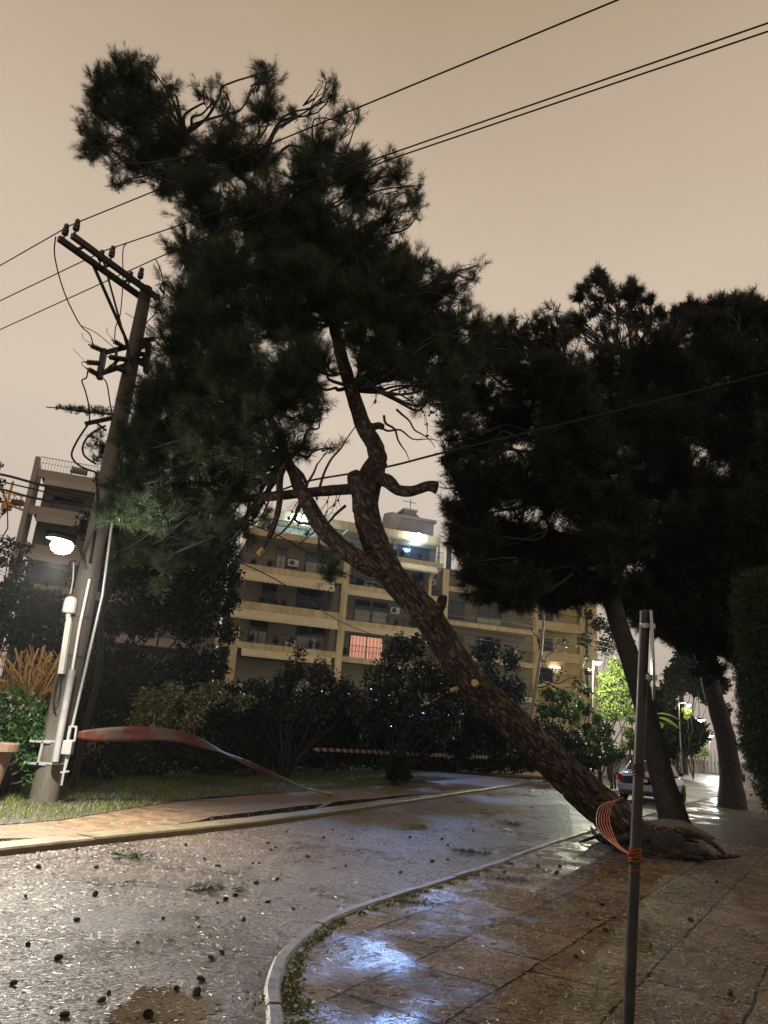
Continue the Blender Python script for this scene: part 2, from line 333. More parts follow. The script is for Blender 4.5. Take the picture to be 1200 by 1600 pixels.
def slab_mat():
    m, t, b = nodes_of('wet_paving_slabs'); L = t.links.new; N = t.nodes.new
    c = N('ShaderNodeTexCoord')
    mp = N('ShaderNodeMapping'); mp.inputs['Rotation'].default_value = (0,0,rad(-57)); L(c.outputs['Object'], mp.inputs[0])
    dn = N('ShaderNodeTexNoise'); dn.inputs['Scale'].default_value = 1.4; dn.inputs['Detail'].default_value = 4; L(mp.outputs[0], dn.inputs['Vector'])
    dm = N('ShaderNodeMix'); dm.data_type = 'RGBA'; dm.blend_type = 'LINEAR_LIGHT'; dm.inputs[0].default_value = 0.04
    L(mp.outputs[0], dm.inputs[6]); L(dn.outputs['Color'], dm.inputs[7])
    br = N('ShaderNodeTexBrick'); br.inputs['Scale'].default_value = 1.0; br.inputs['Brick Width'].default_value = 1.25; br.inputs['Row Height'].default_value = 0.72
    br.inputs['Mortar Size'].default_value = 0.015; br.inputs['Mortar Smooth'].default_value = 0.45; br.offset = 0.37; br.squash = 0.7; br.squash_frequency = 3
    br.inputs['Color1'].default_value = (0.125,0.096,0.062,1); br.inputs['Color2'].default_value = (0.225,0.176,0.118,1); br.inputs['Mortar'].default_value = (0.012,0.009,0.006,1)
    br.inputs['Bias'].default_value = -0.1
    L(dm.outputs[2], br.inputs['Vector'])
    n1 = N('ShaderNodeTexNoise'); n1.inputs['Scale'].default_value = 2.2; n1.inputs['Detail'].default_value = 9; n1.inputs['Roughness'].default_value = 0.72; L(c.outputs['Object'], n1.inputs['Vector'])
    r1 = N('ShaderNodeValToRGB'); r1.color_ramp.elements[0].position = 0.3; r1.color_ramp.elements[1].position = 0.7
    r1.color_ramp.elements[0].color = (0.30,0.27,0.25,1); r1.color_ramp.elements[1].color = (1.15,1.1,1.05,1); L(n1.outputs['Fac'], r1.inputs[0])
    mu = N('ShaderNodeMix'); mu.data_type = 'RGBA'; mu.blend_type = 'MULTIPLY'; mu.inputs[0].default_value = 1; L(br.outputs['Color'], mu.inputs[6]); L(r1.outputs[0], mu.inputs[7])
    gs = N('ShaderNodeTexNoise'); gs.inputs['Scale'].default_value = 38; gs.inputs['Detail'].default_value = 6; gs.inputs['Roughness'].default_value = 0.75; L(c.outputs['Object'], gs.inputs['Vector'])
    gr_ = N('ShaderNodeValToRGB'); gr_.color_ramp.elements[0].position = 0.40; gr_.color_ramp.elements[1].position = 0.62; gr_.color_ramp.elements[0].color = (0.42,0.40,0.38,1); gr_.color_ramp.elements[1].color = (1.2,1.15,1.08,1); L(gs.outputs['Fac'], gr_.inputs[0])
    mg = N('ShaderNodeMix'); mg.data_type = 'RGBA'; mg.blend_type = 'MULTIPLY'; mg.inputs[0].default_value = 1; L(mu.outputs[2], mg.inputs[6]); L(gr_.outputs[0], mg.inputs[7])
    L(mg.outputs[2], b.inputs['Base Color'])
    n2 = N('ShaderNodeTexNoise'); n2.inputs['Scale'].default_value = 0.9; n2.inputs['Detail'].default_value = 7; L(c.outputs['Object'], n2.inputs['Vector'])
    mr = N('ShaderNodeMapRange'); mr.inputs[1].default_value = 0.42; mr.inputs[2].default_value = 0.55; mr.inputs[3].default_value = 0.20; mr.inputs[4].default_value = 0.6
    L(n2.outputs['Fac'], mr.inputs[0]); L(mr.outputs[0], b.inputs['Roughness'])
    n3 = N('ShaderNodeTexNoise'); n3.inputs['Scale'].default_value = 16; n3.inputs['Detail'].default_value = 7; n3.inputs['Roughness'].default_value = 0.7; L(c.outputs['Object'], n3.inputs['Vector'])
    sb = N('ShaderNodeMath'); sb.operation = 'MULTIPLY_ADD'; sb.inputs[1].default_value = -1.2; L(br.outputs['Fac'], sb.inputs[0]); L(n3.outputs['Fac'], sb.inputs[2])
    bp = N('ShaderNodeBump'); bp.inputs['Strength'].default_value = 0.9; bp.inputs['Distance'].default_value = 0.016
    L(sb.outputs[0], bp.inputs['Height']); L(bp.outputs[0], b.inputs['Normal'])
    ms_ = N('ShaderNodeMapRange'); ms_.inputs[1].default_value = 0.42; ms_.inputs[2].default_value = 0.55; ms_.inputs[3].default_value = 0.55; ms_.inputs[4].default_value = 0.10
    dt = N('ShaderNodeVectorMath'); dt.operation = 'DOT_PRODUCT'; dt.inputs[1].default_value = (0.866,-0.5,0); L(c.outputs['Object'], dt.inputs[0])
    md = N('ShaderNodeMapRange'); md.inputs[1].default_value = -2.1; md.inputs[2].default_value = -1.4; md.inputs[3].default_value = 0.0; md.inputs[4].default_value = 0.3; L(dt.outputs['Value'], md.inputs[0])
    film = N('ShaderNodeMath'); film.operation = 'ADD'; L(n2.outputs['Fac'], film.inputs[0]); L(md.outputs[0], film.inputs[1]); L(film.outputs[0], mr.inputs[0])
    L(film.outputs[0], ms_.inputs[0]); L(ms_.outputs[0], b.inputs['Specular IOR Level'])
    mb_ = N('ShaderNodeMapRange'); mb_.inputs[1].default_value = 0.42; mb_.inputs[2].default_value = 0.55; mb_.inputs[3].default_value = 0.22; mb_.inputs[4].default_value = 0.9
    L(film.outputs[0], mb_.inputs[0]); L(mb_.outputs[0], bp.inputs['Strength'])
    return m
M['slab'] = slab_mat()

def point(name, loc, power, col, r=0.08, parent=None, spot=None):
    l = bpy.data.lights.new(name, 'SPOT' if spot else 'POINT'); l.energy = power; l.color = col; l.shadow_soft_size = r
    if spot: l.spot_size = rad(spot); l.spot_blend = 0.8
    o = bpy.data.objects.new(name, l); link(o, parent); o.location = loc
    return o

# ------------------------------------------------------------------ ground, road, pavements
RZ = -0.09
def poly(name, pts, z, m, kind='structure', label=None):
    mb = MB(); mb.add([(p[0], p[1], z if len(p) < 3 else p[2]) for p in pts], [tuple(range(len(pts)))])
    o = mb.build(name, m); tag(o, kind=kind)
    return o
poly('ground', [(-400,-60),(400,-60),(400,700),(-400,700)], -0.16, M['soil_dark'])
DS = Vector((0.5, 0.866)); NS = Vector((0.866, -0.5))     # along the street / to its right
near = [(-0.2,2.2),(-0.32,3.6),(-0.44,4.67),(-0.53,5.27),(-0.50,6.13),(-0.18,7.22),(0.60,8.6),(1.75,10.55),(3.14,13.11),(5.0,16.29)]
def smooth_line(pts, sub=6):
    P = [Vector((p[0],p[1],0)) for p in pts]; out = []
    for i in range(len(P)-1):
        p0 = P[max(i-1,0)]; p1 = P[i]; p2 = P[i+1]; p3 = P[min(i+2,len(P)-1)]
        for k in range(sub):
            t = k/sub; out.append(0.5*((2*p1)+(p2-p0)*t+(2*p0-5*p1+4*p2-p3)*t*t+(3*p1-p0-3*p2+p3)*t**3))
    out.append(P[-1]); return [(q.x, q.y) for q in out]
nearL = smooth_line(near)
for s_ in (6, 14, 30, 60, 120, 200): nearL.append((5.0+DS.x*s_*1.06, 16.29+DS.y*s_))
farpx = [(0,1325),(150,1309),(300,1294),(420,1281),(520,1267)]
farL = [G(*p) for p in farpx]; farL = [(p.x,p.y) for p in farL]
p_ = farL[0]; farL = [(p_[0]-13, p_[1]-9), (p_[0]-5, p_[1]-4.0)] + farL
fd = Vector((9.9, 22.2)).normalized(); p_ = farL[-1]
for s_ in (4, 9, 16, 26, 50, 110, 210): farL.append((p_[0]+fd.x*s_, p_[1]+fd.y*s_))
def off(L_, d):
    out = []
    for i, p in enumerate(L_):
        a = Vector(L_[max(i-1,0)]); b = Vector(L_[min(i+1,len(L_)-1)]); t = (b-a).normalized(); n = Vector((t.y,-t.x))
        out.append((p[0]+n.x*d, p[1]+n.y*d))
    return out
road_o = poly('road', [(-60,-40),(20,-40),(0.2,2.0)] + nearL + list(reversed(farL)) + [(-60,-6)], RZ, M['road'])
def strip(name, L1, L2, z, m, h=0.0, kind='structure', jit=0.0):
    mb = MB(); n = len(L1); rr = random.Random(3)
    zz = [z + (rr.uniform(-jit,jit) if jit else 0) for _ in range(n)]
    a = [(p[0],p[1],zz[i]) for i, p in enumerate(L1)]; b = [(p[0],p[1],zz[i]) for i, p in enumerate(L2)]
    mb.add(a+b, [(i, i+1, n+i+1, n+i) for i in range(n-1)])
    if h:
        for q in (a, b):
            lo = [(x,y,z_-h) for x,y,z_ in q]; mb.add(q+lo, [(i,i+1,n+i+1,n+i) for i in range(n-1)])
    o = mb.build(name, m); tag(o, kind=kind); return o
# near kerb: upstand kerb stones just proud of the slabs, with joints
kin = off(nearL, 0.11)
kerb_b = MB()
def kerb_run(L1, L2, ztop, depth, step, mb):
    acc = 0.0; dz = 0.0; g = 0.004
    for i in range(len(L1)-1):
        a, b, c, d = Vector(L1[i]), Vector(L1[i+1]), Vector(L2[i+1]), Vector(L2[i]); ln = (b-a).length
        n = max(1, round(ln/step))
        for k in range(n):
            t0, t1 = k/n, (k+1)/n
            if acc >= step or n > 1: acc = 0.0; t0 += g/ln; dz = random.uniform(-0.008,0.008)
            acc += ln/n
            q = [a.lerp(b,t0), a.lerp(b,t1), d.lerp(c,t1), d.lerp(c,t0)]; e_ = 0.022
            wob = [0.006*noise.noise(Vector((p.x*6,p.y*6,1))) for p in q]
            vs = [(p.x,p.y,ztop-depth) for p in q]+[(p.x,p.y,ztop+dz-e_) for p in q]
            w0 = (q[3]-q[0]).normalized()*e_; w1 = (q[2]-q[1]).normalized()*e_
            tq = [q[0]+w0, q[1]+w1, q[2]-w1, q[3]-w0]; vs += [(p.x,p.y,ztop+dz+wob[j]) for j, p in enumerate(tq)]
            mb.add(vs, [(0,1,5,4),(1,2,6,5),(2,3,7,6),(3,0,4,7),(4,5,9,8),(5,6,10,9),(6,7,11,10),(7,4,8,11),(8,9,10,11)])
kerb_run.last = 0
kerb_run(nearL, kin, 0.03, 0.16, 0.85, kerb_b)
tag(kerb_b.build('kerb', M['kerb']), kind='structure')
slabL = kin
right_far = [(slabL[-1][0]+60, slabL[-1][1]-10), (60, 20), (30, -20), (0.4, -6)]
poly('pavement', slabL + right_far, 0.0, M['slab'])
# far side: kerb, muddy strip, verge
kout = off(farL, 0.0); kinn = off(farL, -0.42)
kb = MB(); kerb_run(kout, kinn, 0.0, 0.12, 1.0, kb); tag(kb.build('kerb', M['kerb_far']), kind='structure')
m2 = off(farL, -2.8); strip('far_pavement', kinn, m2, -0.022, M['mud'])
verge_f = [G(x,y) for x,y in ((-260,1310),(-60,1292),(0,1287),(100,1279),(200,1262),(330,1244),(450,1237),(600,1226))]
vf = [(p.x,p.y) for p in verge_f]; p_ = vf[-1]
for s_ in (8, 20, 60, 160): vf.append((p_[0]+fd.x*s_, p_[1]+fd.y*s_))
vb = off(vf, -5.5)
strip('verge', vf, vb, -0.012, M['soil'])
def pud(pxs, z=-0.004):
    o = poly('puddle', [G(x,y) [0:2] for x,y in pxs], z, M['water'])
    return o
def gutter(i_a, i_b, wmax):
    a = kinn[i_a:i_b]; fine = smooth_line(a, 8); n = len(fine); b_ = off(fine, -1.0); pts_ = list(fine)
    for i in range(n-1, -1, -1):
        t = i/(n-1); w_ = wmax*min(1, 4*t, 3*(1-t)+0.02)*(0.8+0.35*noise.noise(Vector((i*0.4,1,0))))
        pts_.append((fine[i][0]+(b_[i][0]-fine[i][0])*w_, fine[i][1]+(b_[i][1]-fine[i][1])*w_))
    poly('puddle', pts_, -0.017, M['water'])
gutter(4, 9, 0.62); gutter(0, 4, 0.42)
# mud water at the lower left of the road
def blob_pud(cx, cy, rx, ry, rz, name='puddle'):
    pts = []
    for k in range(120):
        a = 2*math.pi*k/120; r = 1+0.2*noise.noise(Vector((math.cos(a)*9+cx, math.sin(a)*9, 8)))+0.14*noise.noise(Vector((math.cos(a)*22+cx, math.sin(a)*22, 1)))+0.35*noise.noise(Vector((math.cos(a)*1.5+cx, math.sin(a)*1.5+cy, 0)))+0.15*noise.noise(Vector((math.cos(a)*4+cx, math.sin(a)*4, 3)))
        x, y = rx*r*math.cos(a), ry*r*math.sin(a); pts.append((cx+x*math.cos(rz)-y*math.sin(rz), cy+x*math.sin(rz)+y*math.cos(rz)))
    return pts
M['mudwater'] = mat('muddy_water', (0.075,0.05,0.024), (0.095,0.065,0.034), scale=1.5, rough=0.12, r2=0.25)
c_ = G(250,1580,RZ); poly('puddle', blob_pud(c_.x, c_.y, 0.30, 0.36, 0.2), RZ+0.004, M['mudwater'])

# grass on the verge
def pip(x, y, P):
    ins = np.zeros(len(x), bool); n = len(P); j = n-1
    for i in range(n):
        xi, yi = P[i]; xj, yj = P[j]
        c = ((yi > y) != (yj > y)) & (x < (xj-xi)*(y-yi)/(yj-yi+1e-12)+xi); ins ^= c; j = i
    return ins
def scatter(P, n, box):
    x = RNG.uniform(box[0], box[1], n*8); y = RNG.uniform(box[2], box[3], n*8); k = pip(x, y, P)
    return np.stack([x[k][:n], y[k][:n], np.zeros(min(k.sum(), n))], 1)
vpoly = vf[:9] + list(reversed(vb[:9]))
vpoly = [tuple(p) for p in vpoly]
pts = scatter(vpoly, 42000, (-14, 4, 9, 32)); 
keep = np.array([noise.noise(Vector((p[0]*0.9, p[1]*0.9, 0)))+0.35*noise.noise(Vector((p[0]*3.5,p[1]*3.5,1))) > -0.22 for p in pts])
pts = pts[keep]; pts[:,2] = -0.012
d_ = unit(np.stack([RNG.normal(0.35,0.5,len(pts)), RNG.normal(-0.1,0.5,len(pts)), np.full(len(pts),0.8)], 1)); hgt = RNG.uniform(0.05,0.15,(len(pts),1))
sd = unit(np.cross(d_, RNG.normal(size=(len(pts),3))))*0.006
gr = npmesh('grass', np.stack([pts-sd, pts+sd, pts+d_*hgt], 1).reshape(-1,3), 3, M['grass']); tag(gr, kind='stuff')

# needle litter on road and slabs, doubling as painted wet glints: one uncountable mass
def litter(P, n, box, z, name, lo=0.007, hi=0.022):
    p = scatter(P, n, box); dens = np.array([noise.noise(Vector((q[0]*0.8,q[1]*0.8,4)))+0.5*noise.noise(Vector((q[0]*2.6,q[1]*2.6,7))) for q in p])
    p = p[dens > -0.5]; k = len(p); p[:,2] = z + RNG.uniform(0.002,0.012,k)
    a = RNG.normal(0.35, 0.75, k); ln = RNG.uniform(lo,hi,(k,1)); d = np.stack([np.cos(a),np.sin(a),RNG.normal(0,0.12,k)],1)
    s = np.stack([-np.sin(a),np.cos(a),RNG.normal(0,0.5,k)],1)*RNG.uniform(0.0010,0.0026,(k,1))
    o = npmesh(name, np.stack([p-d*ln-s, p+d*ln-s*0.7, p+d*ln+s*0.7, p-d*ln+s],1).reshape(-1,3), 4, M['litter']); tag(o, kind='stuff')
rp_ = [(-6,2)] + nearL[6:52] + [(6.5,24)] + [(-0.5,17.2),(-2.6,12.4),(-4.4,9.9),(-6,6)]
litter([tuple(q) for q in rp_], 120000, (-6,7,3,24), RZ, 'needle_litter_glints')
sp_ = kin[8:55] + [(9.5,16),(5,3.6),(-0.2,3.6)]
litter([tuple(q) for q in sp_], 60000, (-1,9,3.5,17), 0.0, 'needle_litter_glints', 0.01, 0.035)

litter([tuple(q) for q in kinn[1:9]]+list(reversed([tuple(q) for q in m2[1:9]])), 9000, (-12,6,5,34), -0.02, 'needle_litter_glints')
# moss and weeds along the kerb joint
mp_ = []
for i in range(6, 46):
    if noise.noise(Vector((i*0.35, 0, 0))) > -0.2:
        a = np.array(kin[i]); n = RNG.integers(25, 110)
        q = a + RNG.normal(0, 0.032, (n,2)) + np.array([0.06,-0.02]); mp_.append(np.c_[q, RNG.uniform(0.003,0.02,n)])
for px, py, s, n in ((640,1410,0.16,300),(440,1570,0.10,260),(800,1375,0.15,200),(880,1550,0.13,60)):
    a = G(px,py); mp_.append(np.c_[RNG.normal(a.x,s,n), RNG.normal(a.y,s*0.6,n), RNG.uniform(0.003,0.02,n)])
mo = npmesh('moss', leaves(np.concatenate(mp_), 0.013, 0.6, 1.0), 4, M['moss']); tag(mo, kind='stuff')

# ------------------------------------------------------------------ tree tools
def crown_needles(name, blobs, m, parent, dens=1.0, k=26, tl=0.16, nl=0.15, width=0.005, up=0.5, wind=(-0.15,0,0.25), depth=0.8, fill=0.25):
    Vs = []
    for b in blobs:
        px, py, r, D, f = b
        c = np.array(A(px, py, D)); R_ = r*np.linalg.norm(c-CAMP)/FPX*0.92
        n = max(10, int(dens*f*1050*R_*R_))
        nc = max(4, int(n/13))                                # twigs, each carrying several tufts
        tw, td = inball(nc, 0.45)
        tw = tw*np.array([R_, R_*depth, R_]) + c; td = unit(td + np.array([0,0,up]) + np.array(wind) + RNG.normal(0,0.25,(nc,3)))
        idx = RNG.integers(0, nc, n); t = RNG.random((n,1))
        base = tw[idx] + td[idx]*(t-0.55)*0.75*max(0.4,R_) + RNG.normal(0, 0.040*max(0.6,R_), (n,3))
        dd = unit(td[idx] + RNG.normal(0,0.38,(n,3)))
        Vs.append(needles(base, dd, k, tl, nl, width, 0.72, wind=(np.array(wind)*0.5)))
        if fill:
            q, _ = inball(int(n*fill*1.6*f), 0.05); q = q*np.array([R_,R_*depth,R_])*0.66 + c
            Vs.append(needles(q, RNG.normal(size=(len(q),3)), 10, tl*0.6, nl*0.8, width*3.2, 1.0))
    return npmesh(name, np.concatenate(Vs), 3, m, parent)
def crown_leaves(name, blobs, m, parent, dens=1.0, size=0.06, asp=0.45, shell=0.5, depth=0.9, flat=0.0):
    Vs = []
    for px, py, r, D, f in blobs:
        c = np.array(A(px, py, D)); R_ = r*np.linalg.norm(c-CAMP)/FPX
        n = int(dens*f*4*R_*R_/(size*size)*1.7); q, _ = inball(n, shell)
        lump = 0.82+0.3*np.array([noise.noise(Vector(x*2.3)+Vector((px,py,0))) for x in q])[:,None]
        q = q*lump*np.array([R_,R_*depth,R_]) + c
        q = q[q[:,2] > 0.02]
        Vs.append(leaves(q, size, asp, flat))
    return npmesh(name, np.concatenate(Vs), 4, m, parent)
def twigs(mb, a, b, r0, r1, wob=0.12, seed=0, n=5, sub=4, seg=6):
    a = Vector(a); b = Vector(b); rr = random.Random(seed); L_ = (b-a).length; pts = []
    for i in range(n+1):
        t = i/n; p = a.lerp(b, t)
        if 0 < i < n: p += Vector((rr.uniform(-1,1), rr.uniform(-1,1), rr.uniform(-1,1)))*wob*L_*0.5
        pts.append(p)
    mb.tube(pts, [r0+(r1-r0)*i/n for i in range(n+1)], seg, sub, 0.12, 4.0)
    return pts

# ------------------------------------------------------------------ the leaning pine
pine = empty('leaning_pine_tree', G(1000,1330), label='big pine tree leaning far left over the road onto the cables, crown tossed by wind', cat='tree')
WORLDLY.add(pine.name); pine_blobs = []
def PB(D, *L_):
    for b in L_: pine_blobs.append((b[0], b[1], b[2], D+random.uniform(-0.7,0.7), b[3] if len(b) > 3 else 1.0))
PB(14.2, (165,110,38),(205,100,42),(245,135,42),(160,155,36),(212,165,52),(155,200,36),(268,195,52),(222,225,48),(300,245,50),(182,290,20,.5),(262,290,34),(310,298,44),
   (335,145,26,.35),(365,190,38,.5),(418,118,24,.6),(418,165,34),(462,168,17,.4),(350,230,50),(400,240,46))
PB(13.7, (518,140,18,.4),(535,180,26,.45),(500,225,44),(545,250,44),(480,280,55),(560,300,44),(620,275,34,.55),(640,318,26,.5),(600,345,40,.55),
   (330,340,55),(400,330,64),(460,350,64),(300,395,42),(350,420,62),(430,430,74),(520,400,74),(590,410,54),(640,420,36,.8),
   (290,465,38),(350,500,68),(440,505,58),(580,480,62),(660,460,42),(700,452,30,.7),(741,438,14,.5),(700,500,42),(740,512,30,.7))
PB(13.2, (640,520,58),(715,560,48),(600,560,40,.6),(680,595,44,.6),(655,635,28,.25),(760,530,24,.6))
PB(13.9, (280,540,54),(340,570,64),(258,610,54),(330,640,64),(408,600,42,.8),(250,680,54),(310,710,64),(380,690,48),(440,640,40,.6),(482,655,34,.6),
   (468,700,32,.7),(230,740,44),(290,770,54),(360,765,48),(400,800,26,.5),(340,835,36,.8),(265,835,36,.8),(515,893,14,.9),(515,905,11,.9))
PB(12.9, (480,430,52),(540,450,44),(420,480,50),(380,560,50),(340,590,48),(420,600,44),(400,660,40),(450,560,38,.8),(470,520,40),(360,640,48),(300,600,46),(330,700,44),(400,720,36,.8),(440,690,30,.7),(300,500,44),(350,440,50),(420,380,50),(500,350,46),(560,390,44))
PB(14.3, (230,850,36),(300,860,36),(352,862,26,.9),(185,860,30),(382,822,24,.8),(260,890,26,.7),(330,890,20,.6))
PB(13.2, (570,570,32,.9),(620,580,30,.8),(672,600,32,.9),(712,640,28,.7),(500,560,34),(482,600,34,.9),(500,640,24,.6),(450,600,38),(530,470,40),(560,520,36),(520,700,14,.5),(650,560,34))
PB(13.3, (600,480,46),(640,500,44),(590,535,38),(690,540,42),(640,575,34),(700,600,40),(560,470,44),(725,640,24,.6),(500,470,44),(470,560,40),(620,440,40),(560,430,44),(480,610,36),(440,630,36),(210,690,36),(200,760,40),(250,800,40),(330,790,40),(180,800,34),(230,640,40),(300,660,44),(380,740,40))
PB(13.2, (150,95,13,.7),(190,78,16,.6),(230,75,14,.5),(128,180,12,.6),(140,215,14,.6),(262,110,15,.5),(318,115,12,.4),(345,125,12,.4),(412,92,11,.7),(425,100,10,.6),(510,118,11,.4),(525,125,12,.4),(560,170,14,.4),(655,290,12,.4),(650,340,14,.4),(600,235,16,.5),(745,415,9,.6),(725,470,14,.6),(770,515,10,.5),(690,430,18,.7),(660,420,18,.7),(265,390,14,.6),(255,440,12,.6),(245,480,14,.7))
pine_blobs = [(x, y+24, r*0.86, D, f) if (y < 265 and x < 330) else ((x, y+10, r*0.92, D, f) if y < 265 else (x,y,r,D,f)) for x,y,r,D,f in pine_blobs]
crown_needles('crown', pine_blobs, M['needle'], pine, 1.5)
# trunk
tp = [(1015,1345,13.3),(985,1305,13.25),(930,1252,13.2),(870,1196,13.1),(805,1132,13.0),(745,1075,12.95),(700,1012,12.9),(662,955,12.9),(612,898,12.9),(585,845,12.9),(572,798,12.9),(572,768,12.9),(580,744,12.95),(590,722,13.0)]
tr = [0.42,0.34,0.315,0.29,0.275,0.265,0.26,0.26,0.255,0.245,0.24,0.25,0.24,0.19]
mb = MB(); mb.tube([A(*p) for p in tp], tr, 56, 14, 0.10, 2.6, ridge=0.16, seed=2.0)
mb.build('trunk', M['bark'], pine)
def limb(name, px, rads, seg=22, sub=8, amp=0.10, ridge=0.12, m=None, seed=1.0):
    b = MB(); b.tube([A(*p) for p in px], rads, seg, sub, amp, 3.5, ridge=ridge, seed=seed)
    return b.build(name, m or M['bark'], pine)
limb('limb', [(581,742,12.95),(590,722,13.0),(586,698,13.1),(568,665,13.2),(548,605,13.4),(532,550,13.6),(520,505,13.8),(490,430,14.0),(440,340,14.1),(370,270,14.3),(290,210,14.4),(220,150,14.5)],
     [0.18,0.18,0.17,0.16,0.145,0.13,0.12,0.10,0.085,0.07,0.05,0.025], seed=5.0)
limb('limb', [(600,895,12.85),(570,880,12.75),(530,852,12.75),(500,820,12.85),(480,785,13.0),(468,762,13.2),(450,720,13.5),(420,650,13.8),(380,590,13.9),(330,540,14.0)],
     [0.19,0.175,0.165,0.155,0.14,0.125,0.10,0.08,0.05,0.03], seed=9.0)
limb('branch_stub', [(570,782,12.88),(561,760,12.85),(555,746,12.85),(552,738,12.85)], [0.22,0.20,0.16,0.11], seed=12.0)
limb('branch_stub', [(585,748,12.9),(606,752,12.7),(622,766,12.6),(645,767,12.5),(668,760,12.45),(682,762,12.4)], [0.15,0.13,0.105,0.095,0.10,0.125], seed=3.0)
limb('branch_stub', [(585,715,13.0),(578,690,12.9),(581,671,12.8),(590,665,12.75),(598,667,12.7)], [0.11,0.085,0.075,0.07,0.06], seg=14, seed=4.0)
limb('branch_stub', [(664,975,12.8),(680,957,12.7),(689,943,12.65),(692,930,12.6)], [0.20,0.13,0.10,0.075], seed=6.0)
limb('broken_branch', [(452,712,13.4),(438,745,13.2),(436,790,13.0),(424,832,12.95),(410,858,12.9)], [0.075,0.07,0.06,0.055,0.05], seg=12, seed=7.0)
limb('branch', [(548,764,13.0),(480,770,13.1),(400,778,13.3),(320,782,13.5),(250,786,13.7)], [0.11,0.10,0.085,0.06,0.03], seg=14, seed=8.0)
b = MB(); b.tube([A(411,857,12.9), A(404,866,12.88)], [0.045,0.05], 12); b.build('broken_end', M['cutwood'], pine)
for (x,y,D,ax,r) in ((742,1067,12.62,(-0.25,-1,0.1),0.055),(706,1078,12.75,(-0.9,-0.5,-0.3),0.03)):
    b = MB(); c = A(x,y,D); b.lathe(c, [(r*1.25,-0.12),(r*1.2,-0.01),(r,0.012),(r*0.3,0.014)], 14, ax); b.build('cut_knot', M['cutwood'], pine)
# small branches through the crown
bb = MB(); src = [A(520,505,13.8),A(548,605,13.4),A(440,340,14.1),A(370,270,14.3),A(450,720,13.5),A(420,650,13.8),A(490,430,14.0),A(290,210,14.4)]
for i, (x,y,r,D,f) in enumerate(pine_blobs):
    t_ = A(x,y,D); s_ = min(src, key=lambda q: (q-t_).length + 1.2*max(0,q.z-t_.z))
    twigs(bb, s_, t_, 0.045, 0.012, 0.22, i, 5, 3, 6)
    for j in range(5):
        rr = random.Random(i*10+j); R_ = r*D/FPX
        twigs(bb, t_.lerp(s_, 0.25), t_+Vector((rr.uniform(-1,1),rr.uniform(-1,1),rr.uniform(-.6,1)))*R_, 0.014, 0.004, 0.2, i*7+j, 3, 2, 4)
for i, (a_, b_) in enumerate((((525,530,13.7),(700,590,13.3)),((550,610,13.4),(620,600,13.0)),((565,660,13.2),(690,690,12.9)),((548,600,13.4),(650,560,13.1)),((620,640,13.0),(680,700,12.8)),
        ((500,760,13.2),(560,650,13.6)),((470,770,13.2),(520,690,13.5)),((480,780,13.1),(400,880,13.4)),((540,790,13),(460,860,13.4)),((600,650,13.2),(640,720,13)))):
    twigs(bb, A(*a_), A(*b_), 0.03, 0.006, 0.09, 300+i, 6, 3, 6)
bb.build('branches', M['bark_dark'], pine)
# hanging cones along the bare twigs
cb = MB(); rr = random.Random(5); hb2 = MB()
for i in range(26):
    if i < 18: a_ = A(rr.uniform(585,690), rr.uniform(545,600), 13.2); b_ = a_ + Vector((rr.uniform(-.15,.5), rr.uniform(-.2,.2), rr.uniform(-1.3,-.5)))
    else: a_ = A(rr.uniform(470,540), rr.uniform(762,775), 13.1); b_ = a_ + Vector((rr.uniform(-.3,.4), rr.uniform(-.2,.2), rr.uniform(-1.0,-.4)))
    pp = twigs(hb2, a_, b_, 0.010, 0.004, 0.22, 900+i, 4, 3, 5)
    for q in pp[1:]:
        if rr.random() < 0.75:
            s_ = rr.uniform(0.02,0.032); cb.lathe(q+Vector((0,0,-s_)), [(s_*.2,-s_*1.4),(s_*.85,-s_*.6),(s_,0.1*s_),(s_*.6,s_*.9),(s_*.15,s_*1.3)], 7, (rr.uniform(-.5,.5),rr.uniform(-.5,.5),-1.2))
        for _ in range(2): twigs(hb2, q, q+Vector((rr.uniform(-.25,.25),rr.uniform(-.15,.15),rr.uniform(-.25,.1))), 0.005, 0.002, 0.2, rr.randrange(9999), 2, 2, 4)
hb2.build('hanging_twigs', M['bark_dark'], pine)
cb.build('cones', M['cone'], pine)['kind'] = 'stuff'
# torn root plate with soil
rb = MB(); c = G(1018,1338)
for i in range(9):
    pass
vs = []; nu, nv = 72, 30
for j in range(nv+1):
    for i in range(nu):
        a = 2*math.pi*i/nu; ph = math.pi*0.5*j/nv; d = Vector((math.cos(a)*math.cos(ph), math.sin(a)*math.cos(ph), math.sin(ph)))
        r = 1+0.34*noise.noise(d*2.2+Vector((4,1,0)))+0.22*noise.noise(d*6)+0.16*noise.noise(d*15)
        vs.append(c+Vector((0.25,0.25,-0.05))+Vector((d.x*0.68*r, d.y*0.6*r, d.z*0.36*r)))
rb.add(vs, [(j*nu+i, j*nu+(i+1)%nu, (j+1)*nu+(i+1)%nu, (j+1)*nu+i) for j in range(nv) for i in range(nu)], 0, True)
rb.build('root_ball', mat('wet_root_soil', (0.006,0.005,0.004), (0.022,0.016,0.010), scale=7, rough=0.8, bump=0.8, bscale=35), pine)
rr = random.Random(31); rt = MB(); cb_ = A(1005,1328,13.3)
